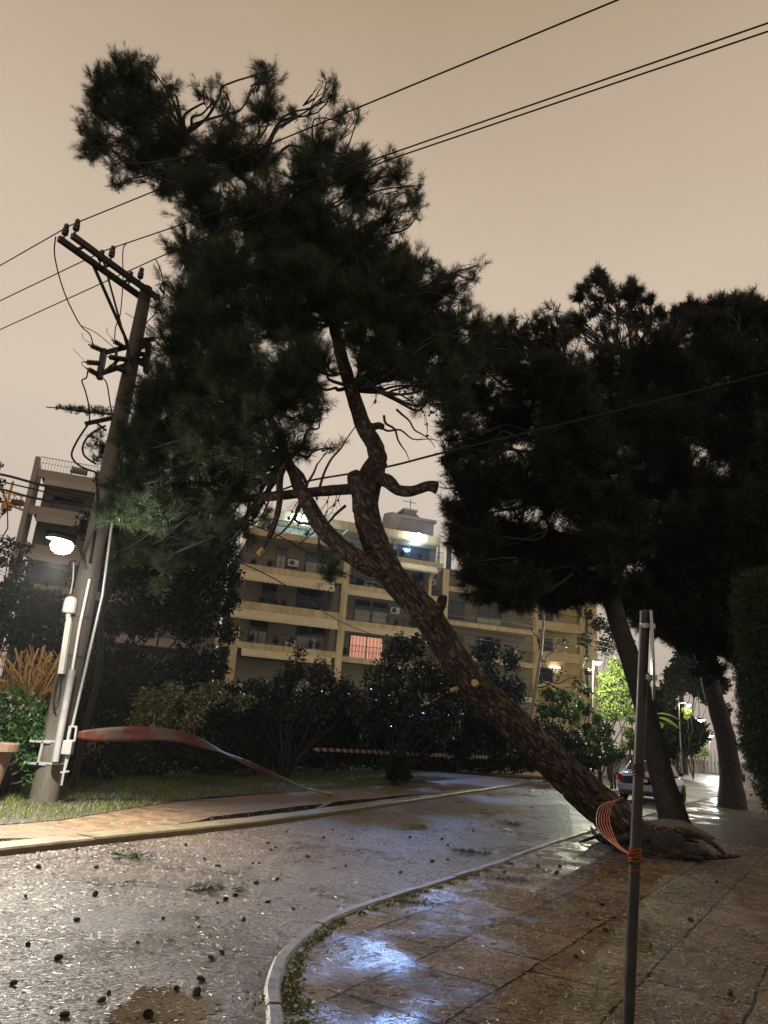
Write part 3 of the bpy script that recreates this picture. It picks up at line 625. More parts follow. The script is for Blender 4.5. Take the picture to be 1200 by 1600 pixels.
for i in range(13):
    a = -2.6+i*0.43+rr.uniform(-.15,.15); L_ = rr.uniform(0.7,1.5); d = Vector((math.cos(a),math.sin(a),0)); up0 = rr.uniform(0.05,0.32)
    rt.tube([cb_+Vector((0.05,0,0.1)), cb_+d*0.35+Vector((0,0,up0)), cb_+d*L_*0.7+Vector((rr.uniform(-.1,.1),rr.uniform(-.1,.1),up0*0.9)), cb_+d*L_+Vector((rr.uniform(-.2,.2),rr.uniform(-.2,.2),rr.uniform(-0.08,0.22)))], [0.16,0.10,0.05,0.015], 12, 6, 0.25, 5.0, ridge=0.1, seed=i)
rt.build('roots', M['bark'], pine)
def tilted_slab(cx, cy, cz, w_, d_, rz_, tilt):
    m_ = Matrix.Translation((cx,cy,cz)) @ Matrix.Rotation(rz_,4,'Z') @ Matrix.Rotation(tilt,4,'X'); s = MB()
    pts_ = [(-w_/2,-d_/2),(w_*.42,-d_*.52),(w_/2,d_*.4),(w_*.1,d_/2),(-w_*.46,d_*.38)]
    vs = [m_ @ Vector((x,y,-0.03)) for x,y in pts_]+[m_ @ Vector((x,y,0.03)) for x,y in pts_]; n = len(pts_)
    s.add(vs, [tuple(reversed(range(n))), tuple(range(n,2*n))]+[(i,(i+1)%n,n+(i+1)%n,n+i) for i in range(n)]); return s
M['slab_loose'] = mat('loose_slab', (0.05,0.035,0.02), (0.10,0.07,0.04), scale=4, rough=0.3, r2=0.6, bump=0.4)
c = G(1045,1330); o = tilted_slab(c.x+0.35,c.y+0.4,0.34,1.1,0.8,0.5,rad(14)).build('paving_slab', M['slab_loose'], None, 0.01)
tag(o, 'broken paving slab lifted on the roots of the leaning pine', 'paving slab')
pit = poly('tree_pit', [G(x,y)[0:2] for x,y in ((903,1337),(945,1308),(1040,1296),(1105,1318),(1085,1345),(1000,1350))], 0.005, M['soil_dark'])

# ------------------------------------------------------------------ other trees on the right
def far_tree(label, base, trunk, rads, blobs, m, dens=1.0, k=20, nl=0.2, width=0.011, name='pine_tree', up=0.5, seed=0, wind=(-0.1,0,0.2), fill=0.5):
    t = empty(name, base, label=label, cat='tree'); WORLDLY.add(t.name)
    b = MB(); b.tube([A(*p) for p in trunk], rads, 22, 8, 0.08, 2.2, ridge=0.08, seed=seed); b.build('trunk', M['bark_dark'], t)
    crown_needles('crown', blobs, m, t, dens, k, 0.22, nl, width, up, wind, 0.8, fill)
    bb = MB(); pts = [A(*p) for p in trunk][len(trunk)//2:]
    for i, (x,y,r,D,f) in enumerate(blobs):
        q = A(x,y,D); s_ = min(pts, key=lambda p: (p-q).length); twigs(bb, s_, q, 0.07, 0.015, 0.2, seed*50+i, 5, 3, 6)
        for j in range(6):
            rr = random.Random(seed*999+i*10+j); R_ = r*D/FPX*1.05
            twigs(bb, q.lerp(s_,0.2), q+Vector((rr.uniform(-1,1),rr.uniform(-1,1),rr.uniform(-.3,1)))*R_, 0.02, 0.006, 0.2, i*7+j, 3, 2, 4)
    bb.build('branches', M['bark_dark'], t)
    return t
def BL(D, jit, *L_):
    return [(b[0], b[1], b[2], D+random.uniform(-jit,jit), b[3] if len(b) > 3 else 1.0) for b in L_]
b2 = BL(19, 1.5, (760,560,46),(800,540,32),(850,540,36,.6),(880,525,28,.4),(820,590,55,.8),(880,600,55),(740,620,48),(800,660,62),(870,680,62),(740,700,46),(710,660,26,.7),
    (730,760,40,.9),(790,750,58),(860,770,60),(720,745,22,.6),(700,790,14,.6),(740,820,34,.45),(745,860,34,.6),(800,840,52),(860,860,50),(780,900,36,.9),(820,925,38),(880,925,32,.8),(930,720,60),(920,800,55),(900,650,50),(720,810,18,.5),(765,890,26,.8))
b2 += BL(18.5, 1.0, (745,520,10,.6),(775,508,12,.7),(798,505,9,.7),(845,505,10,.8),(868,515,9,.7),(690,600,12,.6),(695,640,12,.6),(702,690,12,.5),(715,830,12,.5),(700,800,12,.5),(730,880,12,.6),(755,915,12,.6),(810,945,13,.6),(850,945,13,.6))
b2 += BL(19, 1.5, (780,850,40),(830,890,44),(880,890,40),(700,720,24,.8),(740,790,40),(900,930,30,.9),(860,940,28,.8),(930,860,46),(960,800,50),(940,920,34,.9),(730,840,30,.8),(755,870,28,.8))
b2 += BL(17.4, 0.5, (900,650,46),(920,720,48),(940,800,42),(880,600,40),(935,850,36,.8),(860,720,44),(900,780,44),(870,640,36))
b2 += BL(18.6, 1.0, *[(700+i*13+random.uniform(-5,5), 575-i*6.2+random.uniform(-16,6), random.uniform(7,12), .5) for i in range(14)])
b2 += BL(18.6, 0.8, (722,862,28,.9),(738,900,28,.9),(762,930,24,.9),(713,805,20,.8),(750,850,34),(790,935,26,.9),(712,840,14,.6),(728,930,12,.5))
t2 = far_tree('pine tree with a bare grey trunk leaning left behind the road sign post', G(1050,1285),
    [(1056,1292,19.2),(1040,1235,19.3),(1022,1165,19.4),(1002,1085,19.4),(980,1015,19.4),(962,960,19.3),(950,905,19.2),(944,850,19.1),(930,770,19),(905,680,19),(880,600,19)],
    [0.40,0.31,0.285,0.27,0.26,0.245,0.23,0.20,0.16,0.10,0.05], b2, M['needle_dk'], seed=3)
b3 = BL(24, 2.0, (905,505,22,.5),(938,470,26,.3),(940,440,11,.8),(975,490,34,.22),(985,462,17,.9),(1010,500,26,.35),(950,540,42,.24),(1000,550,46,.35),(1040,560,40),(1060,510,22,.8),(1075,495,18,.9),
    (940,590,45,.6),(1000,610,55),(1060,600,55),(960,660,60),(1030,680,62),(1090,640,52),(1000,750,62),(1070,760,62),(1000,830,58),(1070,850,62),(960,870,42),(1030,910,54),(1090,930,52),(1100,560,45))
b3 += BL(23.5, 1.5, (905,465,9,.8),(915,450,9,.8),(938,428,8,.9),(955,455,9,.7),(985,448,9,.9),(995,455,8,.8),(1015,470,10,.7),(1035,495,9,.8),(1055,488,9,.8),(1072,478,9,.9),(880,505,9,.7),(895,520,10,.7),(925,490,10,.6),(1030,525,12,.6))
b3 += BL(24, 2.0, (1010,960,36),(1050,970,36),(1090,980,34),(1120,960,40),(1130,1010,30),(980,930,40),(1140,900,50),(1130,830,50))
b3 += BL(24, 1.0, (1070,1008,20,.6),(1100,1028,20,.6),(1050,1000,16,.6),(1085,1048,13,.4),(1030,985,22,.7),(1118,1050,18,.7))
t3 = far_tree('tall dark pine tree with a curved trunk standing nearest the clipped hedge', G(1140,1262),
    [(1145,1272,26.7),(1142,1215,26.8),(1133,1150,26.9),(1112,1075,27),(1098,1010,27),(1092,950,26.8),(1080,860,26),(1060,740,25),(1020,620,24.5)],
    [0.55,0.36,0.33,0.31,0.29,0.28,0.24,0.17,0.08], b3, M['needle_dk'], seed=4, width=0.014, nl=0.24)
b4 = BL(21, 1.5, (1100,510,30,.8),(1140,505,32),(1165,485,24),(1190,510,30),(1130,560,44),(1190,570,46),(1160,620,52),(1210,640,52),(1140,690,55),(1200,720,58),(1140,780,58),(1200,810,58),(1130,870,52),(1190,890,56),(1160,950,46),(1210,960,50),(1240,560,50),(1250,700,60),(1250,850,60))
b4 += BL(20.5, 1.0, (1092,488,11,.8),(1125,480,11,.8),(1150,470,11,.8),(1180,478,11,.8),(1198,488,11,.8),(1108,530,12,.7))
b4 += BL(20.8, 1.0, *[(1085+i*14+random.uniform(-5,5), 485+random.uniform(-18,8), random.uniform(7,12), .6) for i in range(9)])
t4 = far_tree('dense dark tree with a broad crown filling the top right corner above the hedge', A(1260,1240,21),
    [(1290,1290,21),(1270,1150,21),(1240,1000,21),(1215,850,21),(1190,700,21),(1170,560,21)], [0.4,0.35,0.32,0.27,0.18,0.06], b4, M['needle_dk'], seed=5, width=0.013, nl=0.22)

# clipped conifer hedge on the right edge
hb_ = []
for i in range(9):
    t = i/8; x = 8.9+t*4.4; y = 15.4+t*9.0
    for z in np.arange(0.35, 5.6, 0.55):
        hb_.append((x+0.30+random.uniform(-0.12,0.12)-0.62*min(1,max(0,(z-0.3)/1.6)), y, z, 0.62))
Vs = []
for (x,y,z,r) in hb_:
    n = 900 if y < 20 else 420; q, d = inball(n, 0.6)
    q = q*np.array([r*1.15,r*1.1,r*0.75])*(0.85+0.3*RNG.random((n,1))) + np.array([x,y,z])
    q = q[q[:,2] > 0.05]; Vs.append(needles(q, unit(RNG.normal(0,0.5,(len(q),3))+np.array([-0.3,-0.2,0.35])), 7, 0.10, 0.085, 0.016, 0.6))
hd = npmesh('hedge', np.concatenate(Vs), 3, M['hedge_con']); tag(hd, 'tall clipped conifer hedge along the right edge of the pavement', 'hedge')

# ------------------------------------------------------------------ utility pole
POX, POY = -5.77, 14.0
up_ = empty('utility_pole', (POX,POY,0), label='tall weathered utility pole with side crossarm and switch gear rising from the verge', cat='utility pole'); WORLDLY.add(up_.name)
b = MB(); b.tube([(POX,POY,-0.15),(POX,POY,2.5),(POX,POY,5),(POX,POY,8),(POX,POY,10.85)], [0.25,0.225,0.2,0.165,0.13], 28, 10, 0.03, 3.0); b.build('post', M['pole'], up_)
ztop = 10.83; ad = Vector((-1.04,-1.79,0)).normalized(); ap = Vector((ad.y,-ad.x,0))
pt = Vector((POX,POY,0))
for s_ in (-1, 1):
    b = MB(); a0 = pt + ap*0.17*s_ - ad*0.22; a1 = pt + ap*0.17*s_ + ad*(2.15 if s_ > 0 else 2.1)
    b.bar(a0+Vector((0,0,ztop-0.16)), a1+Vector((0,0,ztop-0.16)), 0.09, 0.12); b.build('crossarm', M['iron'], up_)
wire_at = []
for d_a in (0.35, 1.15, 2.05):
    for s_ in (-1, 1):
        c = pt + ap*0.17*s_ + ad*d_a + Vector((0,0,ztop-0.10)); b = MB()
        b.lathe(c, [(0.02,0),(0.02,0.10),(0.06,0.105),(0.07,0.15),(0.045,0.17),(0.062,0.18),(0.066,0.23),(0.04,0.25),(0.052,0.265),(0.05,0.34),(0.02,0.37)], 12); b.build('insulator', M['insul'], up_)
    wire_at.append(pt + ad*d_a + Vector((0,0,ztop+0.20)))
b = MB(); b.bar(pt+ap*0.2+ad*1.25+Vector((0,0,ztop-0.2)), pt+ap*0.15+Vector((0,0,ztop-1.5)), 0.05, 0.05); b.build('brace', M['iron'], up_)
b = MB(); b.bar(pt-ap*0.2+ad*1.35+Vector((0,0,ztop-0.2)), pt-ap*0.15+ad*0.05+Vector((0,0,ztop-2.1)), 0.03, 0.03); b.build('brace', M['iron'], up_)
for d_a in (0.55, 1.1, 1.75):
    b = MB(); b.bar(pt-ap*0.21+ad*d_a+Vector((0,0,ztop-0.16)), pt+ap*0.21+ad*d_a+Vector((0,0,ztop-0.16)), 0.04, 0.05); b.build('spacer', M['iron'], up_)
# switch gear
sw = MB(); P = lambda x,y,D=14.0: A(x,y,D)
sw.bar(P(163,546,13.6), P(155,592,13.6), 0.13, 0.10); sw.bar(P(233,535,14.1), P(228,582,14.1), 0.13, 0.10)
sw.bar(P(160,552,13.6), P(234,533,14.15), 0.06, 0.10); sw.bar(P(156,584,13.6), P(230,560,14.15), 0.06, 0.10)
sw.bar(P(182,545,13.7), P(180,575,13.7), 0.05, 0.05); sw.bar(P(158,585,13.6), P(186,562,13.7), 0.05, 0.05)
sw.bar(P(206,560,13.7), P(230,535,13.9), 0.05, 0.05)
sw.build('switch_frame', M['iron'], up_)
for (a_, b_) in (((142,540,13.4),(163,549,13.6)),((136,566,13.4),(160,568,13.6)),((138,577,13.4),(156,587,13.6)),((178,533,13.6),(198,545,13.8)),((172,558,13.5),(198,562,13.8)),((175,572,13.5),(196,580,13.8)),((216,532,13.9),(240,530,14.1)),((216,552,13.9),(234,556,14.1)),((218,566,13.9),(232,574,14.1))):
    p0, p1 = A(*a_), A(*b_); d = p1-p0; L_ = d.length; b = MB()
    prof = [(0.015,-0.06),(0.02,0)]
    for k in range(7): prof += [(0.06,L_*(k+.15)/7),(0.06,L_*(k+.5)/7),(0.04,L_*(k+.6)/7),(0.04,L_*(k+.95)/7)]
    b.lathe(p0, prof+[(0.03,L_)], 10, d); b.build('insulator', M['insul'], up_)
def wirepts(mb, px, r=0.012, sub=6): mb.tube([A(*p) for p in px], r, 6, sub)
for px, r in (([(87,370,13.0),(85,395,13.0),(92,430,13.1),(105,468,13.2),(125,507,13.3),(140,522,13.4),(146,540,13.5)],.014),
              ([(127,509,13.3),(150,520,13.5),(178,543,13.6)],.008),
              ([(198,380,13.0),(192,392,13.1),(192,440,13.3),(188,490,13.5),(181,510,13.5),(179,530,13.5)],.012),
              ([(243,405,13.6),(252,425,13.7),(256,458,13.9),(246,485,14),(228,505,14)],.012),
              ([(256,458,13.9),(250,450,14)],.03),
              ([(137,580,13.4),(135,590,13.4),(128,595,13.4),(133,610,13.4),(139,635,13.5),(140,660,13.5)],.015),
              ([(160,590,13.6),(167,600,13.6),(172,630,13.7),(176,650,13.8)],.014),
              ([(136,565,13.4),(128,566,13.4),(130,572,13.4),(135,575,13.4)],.008),
              ([(114,545,13.4),(132,564,13.4)],.005),([(128,520,13.4),(131,530,13.4),(145,537,13.4)],.006),([(168,512,13.4),(167,520,13.4),(177,530,13.4)],.006),
              ([(196,489,13.7),(212,498,13.9),(228,505,14.1),(248,520,14.2)],.008)):
    b = MB(); wirepts(b, px, r); b.build('jumper_wire', M['wire'], up_)
b = MB(); b.bar(P(134,662,13.5), P(182,652,14.0), 0.07, 0.09); b.bar(P(150,660,13.6), P(166,673,13.9), 0.03, 0.03); b.build('bracket', M['iron'], up_)
for px, r in (([(137,664,13.5),(120,690,13.5),(112,712,13.5),(125,728,13.6),(150,738,13.8)],.02), ([(165,665,13.7),(142,678,13.6),(130,695,13.6),(132,712,13.7),(150,725,13.9)],.022),
              ([(150,738,13.8),(152,800,13.75),(140,880,13.72)],.022)):
    b = MB(); wirepts(b, px, r); b.build('down_cable', M['wire'], up_)
# cable covers, box and operating rod on the lower pole
b = MB(); b.bar(A(96,1053,13.70), A(108,972,13.70), 0.11, 0.10); b.tube([A(108,972,13.70), A(110,962,13.70)], [0.055,0.01], 8); b.build('cable_cover', M['whitebox'], up_, 0.012)
b = MB(); b.tube([A(86,1190,13.70), A(100,1115,13.70), A(113,1046,13.70)], 0.065, 14); b.build('conduit', M['galv'], up_)
b = MB(); b.tube([A(113,1046,13.72), A(124,980,13.76), A(140,905,13.78)], 0.028, 8); b.build('conduit', M['whitebox'], up_)
b = MB(); c = A(109,944,13.66)
b.lathe(c+Vector((0,0.02,-0.17)), [(0.105,0),(0.12,0.02),(0.12,0.22),(0.10,0.29),(0.05,0.32)], 16); b.tube([c+Vector((0,0.02,-0.16)), c+Vector((0.03,0.02,-0.42))], [0.05,0.03], 8)
b.build('junction_box', M['whitebox'], up_)
b = MB(); wirepts(b, [(110,928,13.68),(114,905,13.68),(115,880,13.7)], .014); b.build('box_cable', M['wire_pale'], up_)
b = MB(); b.tube([A(182,765,13.72), A(160,930,13.72), A(113,1135,13.72)], 0.026, 10, smooth=True); b.build('operating_rod', M['galv'], up_)
b = MB(); q0, q1 = A(113,1135,13.7), A(108,1162,13.7)
b.bar(q0+Vector((-0.03,0,0)), q1+Vector((-0.03,0,0)), 0.05, 0.05); b.bar(q0+Vector((0.08,0,0)), q1+Vector((0.09,0,0.06)), 0.035, 0.035); b.bar(q0+Vector((-0.04,0,0)), q0+Vector((0.09,0,0)), 0.03, 0.03); b.bar(q1+Vector((-0.04,0,0.05)), q1+Vector((0.1,0,0.06)), 0.03, 0.03)
b.build('handle', M['galv'], up_)
b = MB(); b.box(tuple(A(104,1177,13.7)+Vector((-0.08,-0.07,-0.02))), tuple(A(104,1177,13.7)+Vector((0.09,0.07,0.22)))); b.build('lock_box', M['galv'], up_, 0.01)
b = MB(); b.tube([A(105,1178,13.7), A(96,1227,13.7)], 0.022, 8); b.tube([A(109,1178,13.7), A(101,1205,13.7)], 0.016, 8); b.bar(A(95,1207,13.7), A(108,1205,13.7), 0.04,0.03); b.build('lower_rod', M['galv'], up_)
for z_, r_ in ((0.62,0.252),(1.0,0.248),(2.55,0.232),(3.3,0.222)):
    b = MB(); b.tube([(POX,POY,z_),(POX,POY,z_+0.035)], r_, 24); b.build('band', M['galv'] if z_ < 1.2 else M['iron'], up_)
b = MB(); b.box((POX-0.36,POY-0.26,0.98),(POX+0.02,POY-0.2,1.02)); b.box((POX-0.38,POY-0.26,0.6),(POX+0.02,POY-0.2,0.64)); b.bar((POX-0.12,POY-0.24,1.0),(POX-0.13,POY-0.24,0.6),0.04,0.04); b.build('step_bracket', M['galv'], up_)
b = MB(); wirepts(b, [(96,1050,13.68),(88,1070,13.68),(84,1095,13.68),(88,1110,13.68)], .014); wirepts(b, [(97,1052,13.66),(92,1090,13.68),(83,1105,13.68)], .01); b.build('loose_cable', M['wire'], up_)

# street lamp on the pole
LP = A(97,852,11.6)
lamp = empty('street_lamp', (POX,POY-0.2,4.45), label='lit street lamp on a short arm, glaring white from the utility pole', cat='street lamp')
def rel(o, p):                     # keep world coordinates although parented to a moved Empty
    o.parent = p; o.matrix_parent_inverse = p.matrix_basis.inverted() if False else Matrix.Translation(p.location).inverted(); return o
b = MB(); b.tube([(POX,POY-0.2,4.25), Vector((POX-0.02,POY-0.5,4.5)), LP+Vector((0.05,0.25,0.14))], [0.03,0.03,0.028], 10, 6); rel(b.build('arm', M['iron']), lamp)
b = MB(); dL = Vector((-0.25,-1,0)).normalized()
hp = [(-0.30,0.05,0.05),(-0.2,0.11,0.09),(0.05,0.15,0.10),(0.25,0.14,0.08),(0.33,0.07,0.03)]; vs = []; side = Vector((dL.y,-dL.x,0))
for t_, w_, h_ in hp:
    for k in range(10):
        a = math.pi*k/9; vs.append(LP + dL*t_ + side*w_*math.cos(a) + Vector((0,0,0.06+h_*math.sin(a))))
n = 10; b.add(vs, [(i*n+k,i*n+k+1,(i+1)*n+k+1,(i+1)*n+k) for i in range(4) for k in range(9)]+[tuple(range(10)), tuple(range(40,50))], 0, True)
rel(b.build('housing', M['iron']), lamp)
M['lamp'] = emis('lamp_glow', (1.0,0.97,0.92), 60)
b = MB(); b.lathe(LP+Vector((0,0,0.075)), [(0.13,0),(0.17,-0.04),(0.18,-0.10),(0.15,-0.17),(0.08,-0.21),(0.02,-0.22)], 20); rel(b.build('lens', M['lamp']), lamp)  # bowl enlarged so its shape stands in for the lamp's glare
rel(point('lamp_light', LP+Vector((0,-0.02,-0.24)), 260, (1.0,0.94,0.84), 0.10), lamp)
cs_ = rel(point('lamp_spill', LP+Vector((0.05,0.0,-0.22)), 750, (1.0,0.97,0.86), 0.10, None, 74), lamp); cs_.rotation_euler = (A(330,640,13.7)-LP).to_track_quat('-Z','Y').to_euler()  # added spot that brightens the crown, aimed to miss the pole
ls_ = rel(point('lamp_beam', LP+Vector((0,-0.03,-0.26)), 5000, (1.0,0.94,0.83), 0.12, None, 150), lamp); ls_.rotation_euler = (rad(-22),rad(-4),0)

# ------------------------------------------------------------------ wires
def cable(pts_, r, label, name='power_line', m='wire', group=None, sub=8):
    b = MB(); b.tube(pts_, r, 6, sub, caps=False); o = b.build(name, M[m]); tag(o, label, 'cable', group); return o
def atz(px, py, z): return G(px, py, z)
zw = ztop+0.20
def ext(a, b, s): return b + (b-a).normalized()*s
for i, (L_, lab) in enumerate((([(0,415),(110,352),(430,222),(960,2)], 'uppermost overhead wire, crossing the sky alone above the other two'),
        ([(0,470),(165,391),(590,247),(1200,36)], 'middle overhead wire, upper one of the close pair at the right'),
        ([(0,515),(246,403),(600,252),(1200,49)], 'lowest of the three overhead wires, nearest the pole on its crossarm'))):
    q = [atz(x,y,zw) for x,y in L_]; q = [ext(q[1],q[0],45)] + q + [ext(q[-2],q[-1],14)]
    q[0].z += 0.0
    cable(q, 0.013, lab, group='overhead wires on the crossarm', sub=0)
cb_pts = [A(0,752,17.0), A(60,766,15.5), A(140,785,14.2), A(250,786,14.8), A(400,775,14.6), A(480,752,13.6), A(560,738,12.62), A(620,726,12.2), A(690,708,11.6), A(900,658,10.2), A(1200,583,8.6), A(1500,500,7.4)]
cable(cb_pts, 0.020, 'thick black cable bundle the leaning pine trunk rests on', 'cable_bundle')
cable([A(-80,728,20), A(0,741,17), A(58,756,15.6), A(150,780,14.1)], 0.035, 'thick black cable reaching the utility pole from the left edge, upper of two', 'cable_bundle')
cable([A(-80,748,20), A(0,764,17), A(58,779,15.6), A(148,792,14.1)], 0.03, 'thick black cable reaching the utility pole from the left edge, lower of two', 'cable_bundle')
cable([A(150,785,14.0), A(300,805,13.6), A(420,830,14), A(560,905,18), A(720,955,26), A(860,985,40), A(960,1010,52)], 0.012, 'thin cable sagging across the apartment balconies behind the trunk, upper one', 'service_cable')
cable([A(150,800,14.0), A(300,850,14), A(430,905,15), A(540,975,20), A(640,1010,28)], 0.012, 'thin cable sagging across the apartment balconies behind the trunk, lower one', 'service_cable')
for k in range(5):
    cable([A(700,962+k*7,30), A(800,972+k*9,33), A(900,992+k*9,36), A(985,1012+k*8,39)], 0.013, ['topmost','second','third','fourth','lowest'][k]+' pale service wire between the slender tree and the far block', 'service_cable', 'wire_pale', 'pale wires before the far apartment block')
for k in range(4):
    cable([A(990,1052+k*9,60), A(1030,1056+k*9,66), A(1064,1064+k*8,70)], 0.03, ['topmost','second','third','lowest'][k]+' thin wire running to the distant utility pole', 'service_cable', 'wire_pale', 'wires at the distant utility pole')

# ------------------------------------------------------------------ road sign post in front
PD = 4.45; sgn = empty('road_sign', A(978,1690,PD), label='thin road sign post close to the camera with its plate seen edge-on', cat='road sign')
pb_ = A(978,1660,PD); pb_.z = 0.0; ptp = A(1008,957,PD)
b = MB(); b.tube([Vector((pb_.x,pb_.y,-0.02)), ptp], 0.031, 24); rel(b.build('post', mat('dark_post_steel', (0.018,0.016,0.014), (0.036,0.033,0.029), scale=10, rough=0.35, r2=0.55, spec=0.35)), sgn)
b = MB(); b.lathe(ptp, [(0.033,-0.03),(0.033,0.008),(0.02,0.014)], 20); rel(b.build('post_cap', M['iron']), sgn)
vdir = Vector((0.342,0.94,0)).normalized(); b = MB()
z0 = A(1006,1093,PD).z; z1 = A(1012,953,PD).z; cpl = Vector((ptp.x+0.043, ptp.y+0.02, 0)); n = 26; ring = []
for k in range(n):
    a = 2*math.pi*k/n; ring.append((math.cos(a)*0.29, math.sin(a)*(z1-z0)/2))
vs = []
sdv = Vector((vdir.y,-vdir.x,0))
for s_ in (-1, 1):
    for x, z in ring: vs.append(cpl + vdir*x + sdv*0.007*s_ + Vector((0,0,(z0+z1)/2+z)))
b.add(vs, [tuple(range(n)), tuple(range(n,2*n))]+[(i,(i+1)%n,n+(i+1)%n,n+i) for i in range(n)]); rel(b.build('sign_plate', M['galv']), sgn)
for z_ in (z0+0.12, z1-0.12):
    b = MB(); b.tube([(ptp.x+0.0,ptp.y,z_),(ptp.x+0.0,ptp.y,z_+0.03)], 0.037, 18); b.box((ptp.x+0.02,ptp.y-0.03,z_),(ptp.x+0.05,ptp.y+0.04,z_+0.03)); rel(b.build('clamp', M['galv']), sgn)

# ------------------------------------------------------------------ barrier tape
def tape(path, widths, normals, label, name='barrier_tape', strands=1, stripe=0.16, mats_=('red','white'), group=None, parent=None):  # two-colour ribbon
    P = [Vector(p) for p in path]; Q = []; W = []; Nn = []; sub = 10
    for i in range(len(P)-1):
        p0 = P[max(i-1,0)]; p1 = P[i]; p2 = P[i+1]; p3 = P[min(i+2,len(P)-1)]
        for k in range(sub):
            t = k/sub; Q.append(0.5*((2*p1)+(p2-p0)*t+(2*p0-5*p1+4*p2-p3)*t*t+(3*p1-p0-3*p2+p3)*t**3)); W.append(widths[i]*(1-t)+widths[i+1]*t); Nn.append(Vector(normals[i]).lerp(Vector(normals[i+1]),t).normalized())
    Q.append(P[-1]); W.append(widths[-1]); Nn.append(Vector(normals[-1]).normalized())
    mb = MB(); acc = 0.0
    # re-sample evenly so that each quad is a slice of a stripe
    step = stripe/3; S = [0]
    for i in range(1,len(Q)): S.append(S[-1]+(Q[i]-Q[i-1]).length)
    m_ = int(S[-1]/step); j = 0; rows = []
    for k in range(m_+1):
        s = k*step
        while j < len(S)-2 and S[j+1] < s: j += 1
        t = (s-S[j])/max(1e-6,S[j+1]-S[j]); p = Q[j].lerp(Q[j+1],t); wv = W[j]*(1-t)+W[j+1]*t; nn = Nn[j].lerp(Nn[j+1],t).normalized()
        rows.append((p, nn*wv*0.5))
    vs = []; fs_ = []; ms = []
    for k, (p, a) in enumerate(rows):
        rip = 0.07*noise.noise(p*5.0)+0.03*noise.noise(p*14.0)
        for s_ in range(5): f = -1+s_/2; vs.append(p+a*f+a.cross(Vector((0.3,0,1)))*rip*math.sin(f*2.2+k*0.25)*1.5)
    for k in range(m_):
        for s_ in range(4): fs_.append((k*5+s_,(k+1)*5+s_,(k+1)*5+s_+1,k*5+s_+1)); ms.append(((2*k+s_)//6) % 2)
    mb.v = [tuple(v) for v in vs]; mb.f = fs_; mb.m = ms; mb.sm = [True]*len(fs_)
    o = mb.build(name, [M[x] for x in mats_], parent)
    sm = o.modifiers.new('thick','SOLIDIFY'); sm.thickness = 0.002
    if label: tag(o, label, 'barrier tape', group)
    return o
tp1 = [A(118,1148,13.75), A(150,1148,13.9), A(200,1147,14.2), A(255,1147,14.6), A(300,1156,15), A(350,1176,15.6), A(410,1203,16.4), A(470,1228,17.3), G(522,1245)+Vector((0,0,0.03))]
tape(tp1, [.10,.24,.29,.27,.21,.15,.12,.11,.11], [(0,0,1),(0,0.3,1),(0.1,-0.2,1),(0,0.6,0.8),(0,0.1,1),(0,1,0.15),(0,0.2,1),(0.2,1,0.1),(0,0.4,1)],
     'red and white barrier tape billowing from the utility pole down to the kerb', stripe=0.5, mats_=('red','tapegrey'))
tp2 = [A(488,1171,22), A(560,1174,25), A(640,1178,29), A(720,1182,34), A(790,1185,40.5), A(811,1185,44)]
tape(tp2, [.10,.12,.14,.15,.16,.16], [(0,0.2,1)]*6, 'red and white barrier tape stretched level in front of the dark hedge', stripe=0.24)
# strands pulled from the trunk to the sign post
wr = empty('barrier_tape', A(985,1335,4.5), label='twisted orange barrier tape strands wrapped from the leaning trunk to the sign post', cat='barrier tape')
for k in range(6):
    f = k/5
    path = [A(974-f*2,1246+f*3,12.6), A(960-f*18,1254+f*3,10.5), A(952-f*20,1274+f*2,8.6), A(956-f*19,1297+f*2,7.2), A(966-f*6,1319+f*2,5.8), A(984,1334+f*2,4.42)]
    b = MB(); b.tube(path, [.010,.007,.006,.005,.0045,.004], 6, 10, 0.15, 20); rel(b.build('strand', M['red' if k in (5,) else 'orange']), wr)
def wrap(px, py, turns, h, m_, label=None, parent=None, r=0.034):
    c = A(px, py, PD); c.x = pb_.x+(ptp.x-pb_.x)*(c.z/ptp.z); c.y = PD; b = MB(); pts_ = []
    for k in range(turns*12+1):
        a = 2*math.pi*k/12; pts_.append(c+Vector((math.cos(a)*r, math.sin(a)*r, h*(k/(turns*12)-0.5)+0.006*math.sin(k*1.7))))
    b.tube(pts_, 0.0045, 6, 0); return b.build('wrap', M[m_])
rel(wrap(990,1334,4,0.06,'orange'), wr); rel(wrap(985,1355,2,0.10,'orange', r=0.034), wr)
w2 = wrap(996,1203,5,0.07,'red'); w2.name = 'barrier_tape'; tag(w2, 'knot of red tape tied round the road sign post', 'barrier tape')

# ------------------------------------------------------------------ apartment block
TH = rad(18); O_ = A(697,920,58); O_.z = 0
uax = Vector((math.cos(TH), math.sin(TH), 0)); nax = Vector((-math.sin(TH), math.cos(TH), 0))
def fac(px, py, v=0.0, O=None):
    O = O or O_; d = Vector(ray(px,py)); c = Vector(CAMP); q = O + nax*v
    t = (q-c).dot(nax)/d.dot(nax); p = c+d*t; return (p-O).dot(uax), p.z
def U(px, py, v=0): return fac(px, py, v)[0]
def Z(px, py, v=0): return fac(px, py, v)[1]
apt = empty('apartment_building', O_, TH, label='cream apartment block with balconies and awnings behind the leaning trunk', cat='building')
def box_part(name, m, a, b_, parent=apt, bevel=0.0):
    x = MB(); x.box(a, b_); return x.build(name, m, parent, bevel)
VL = -1.6                           # left wing stands a little forward
uL, uC, uR = U(372,985,VL), U(535,960,VL), U(697,900)
bandL = [(Z(455,834,VL), Z(455,844,VL)), (Z(455,890.5,VL), Z(455,901,VL)), (Z(455,948,VL), Z(455,961,VL)), (Z(455,1011,VL), Z(455,1021,VL))]
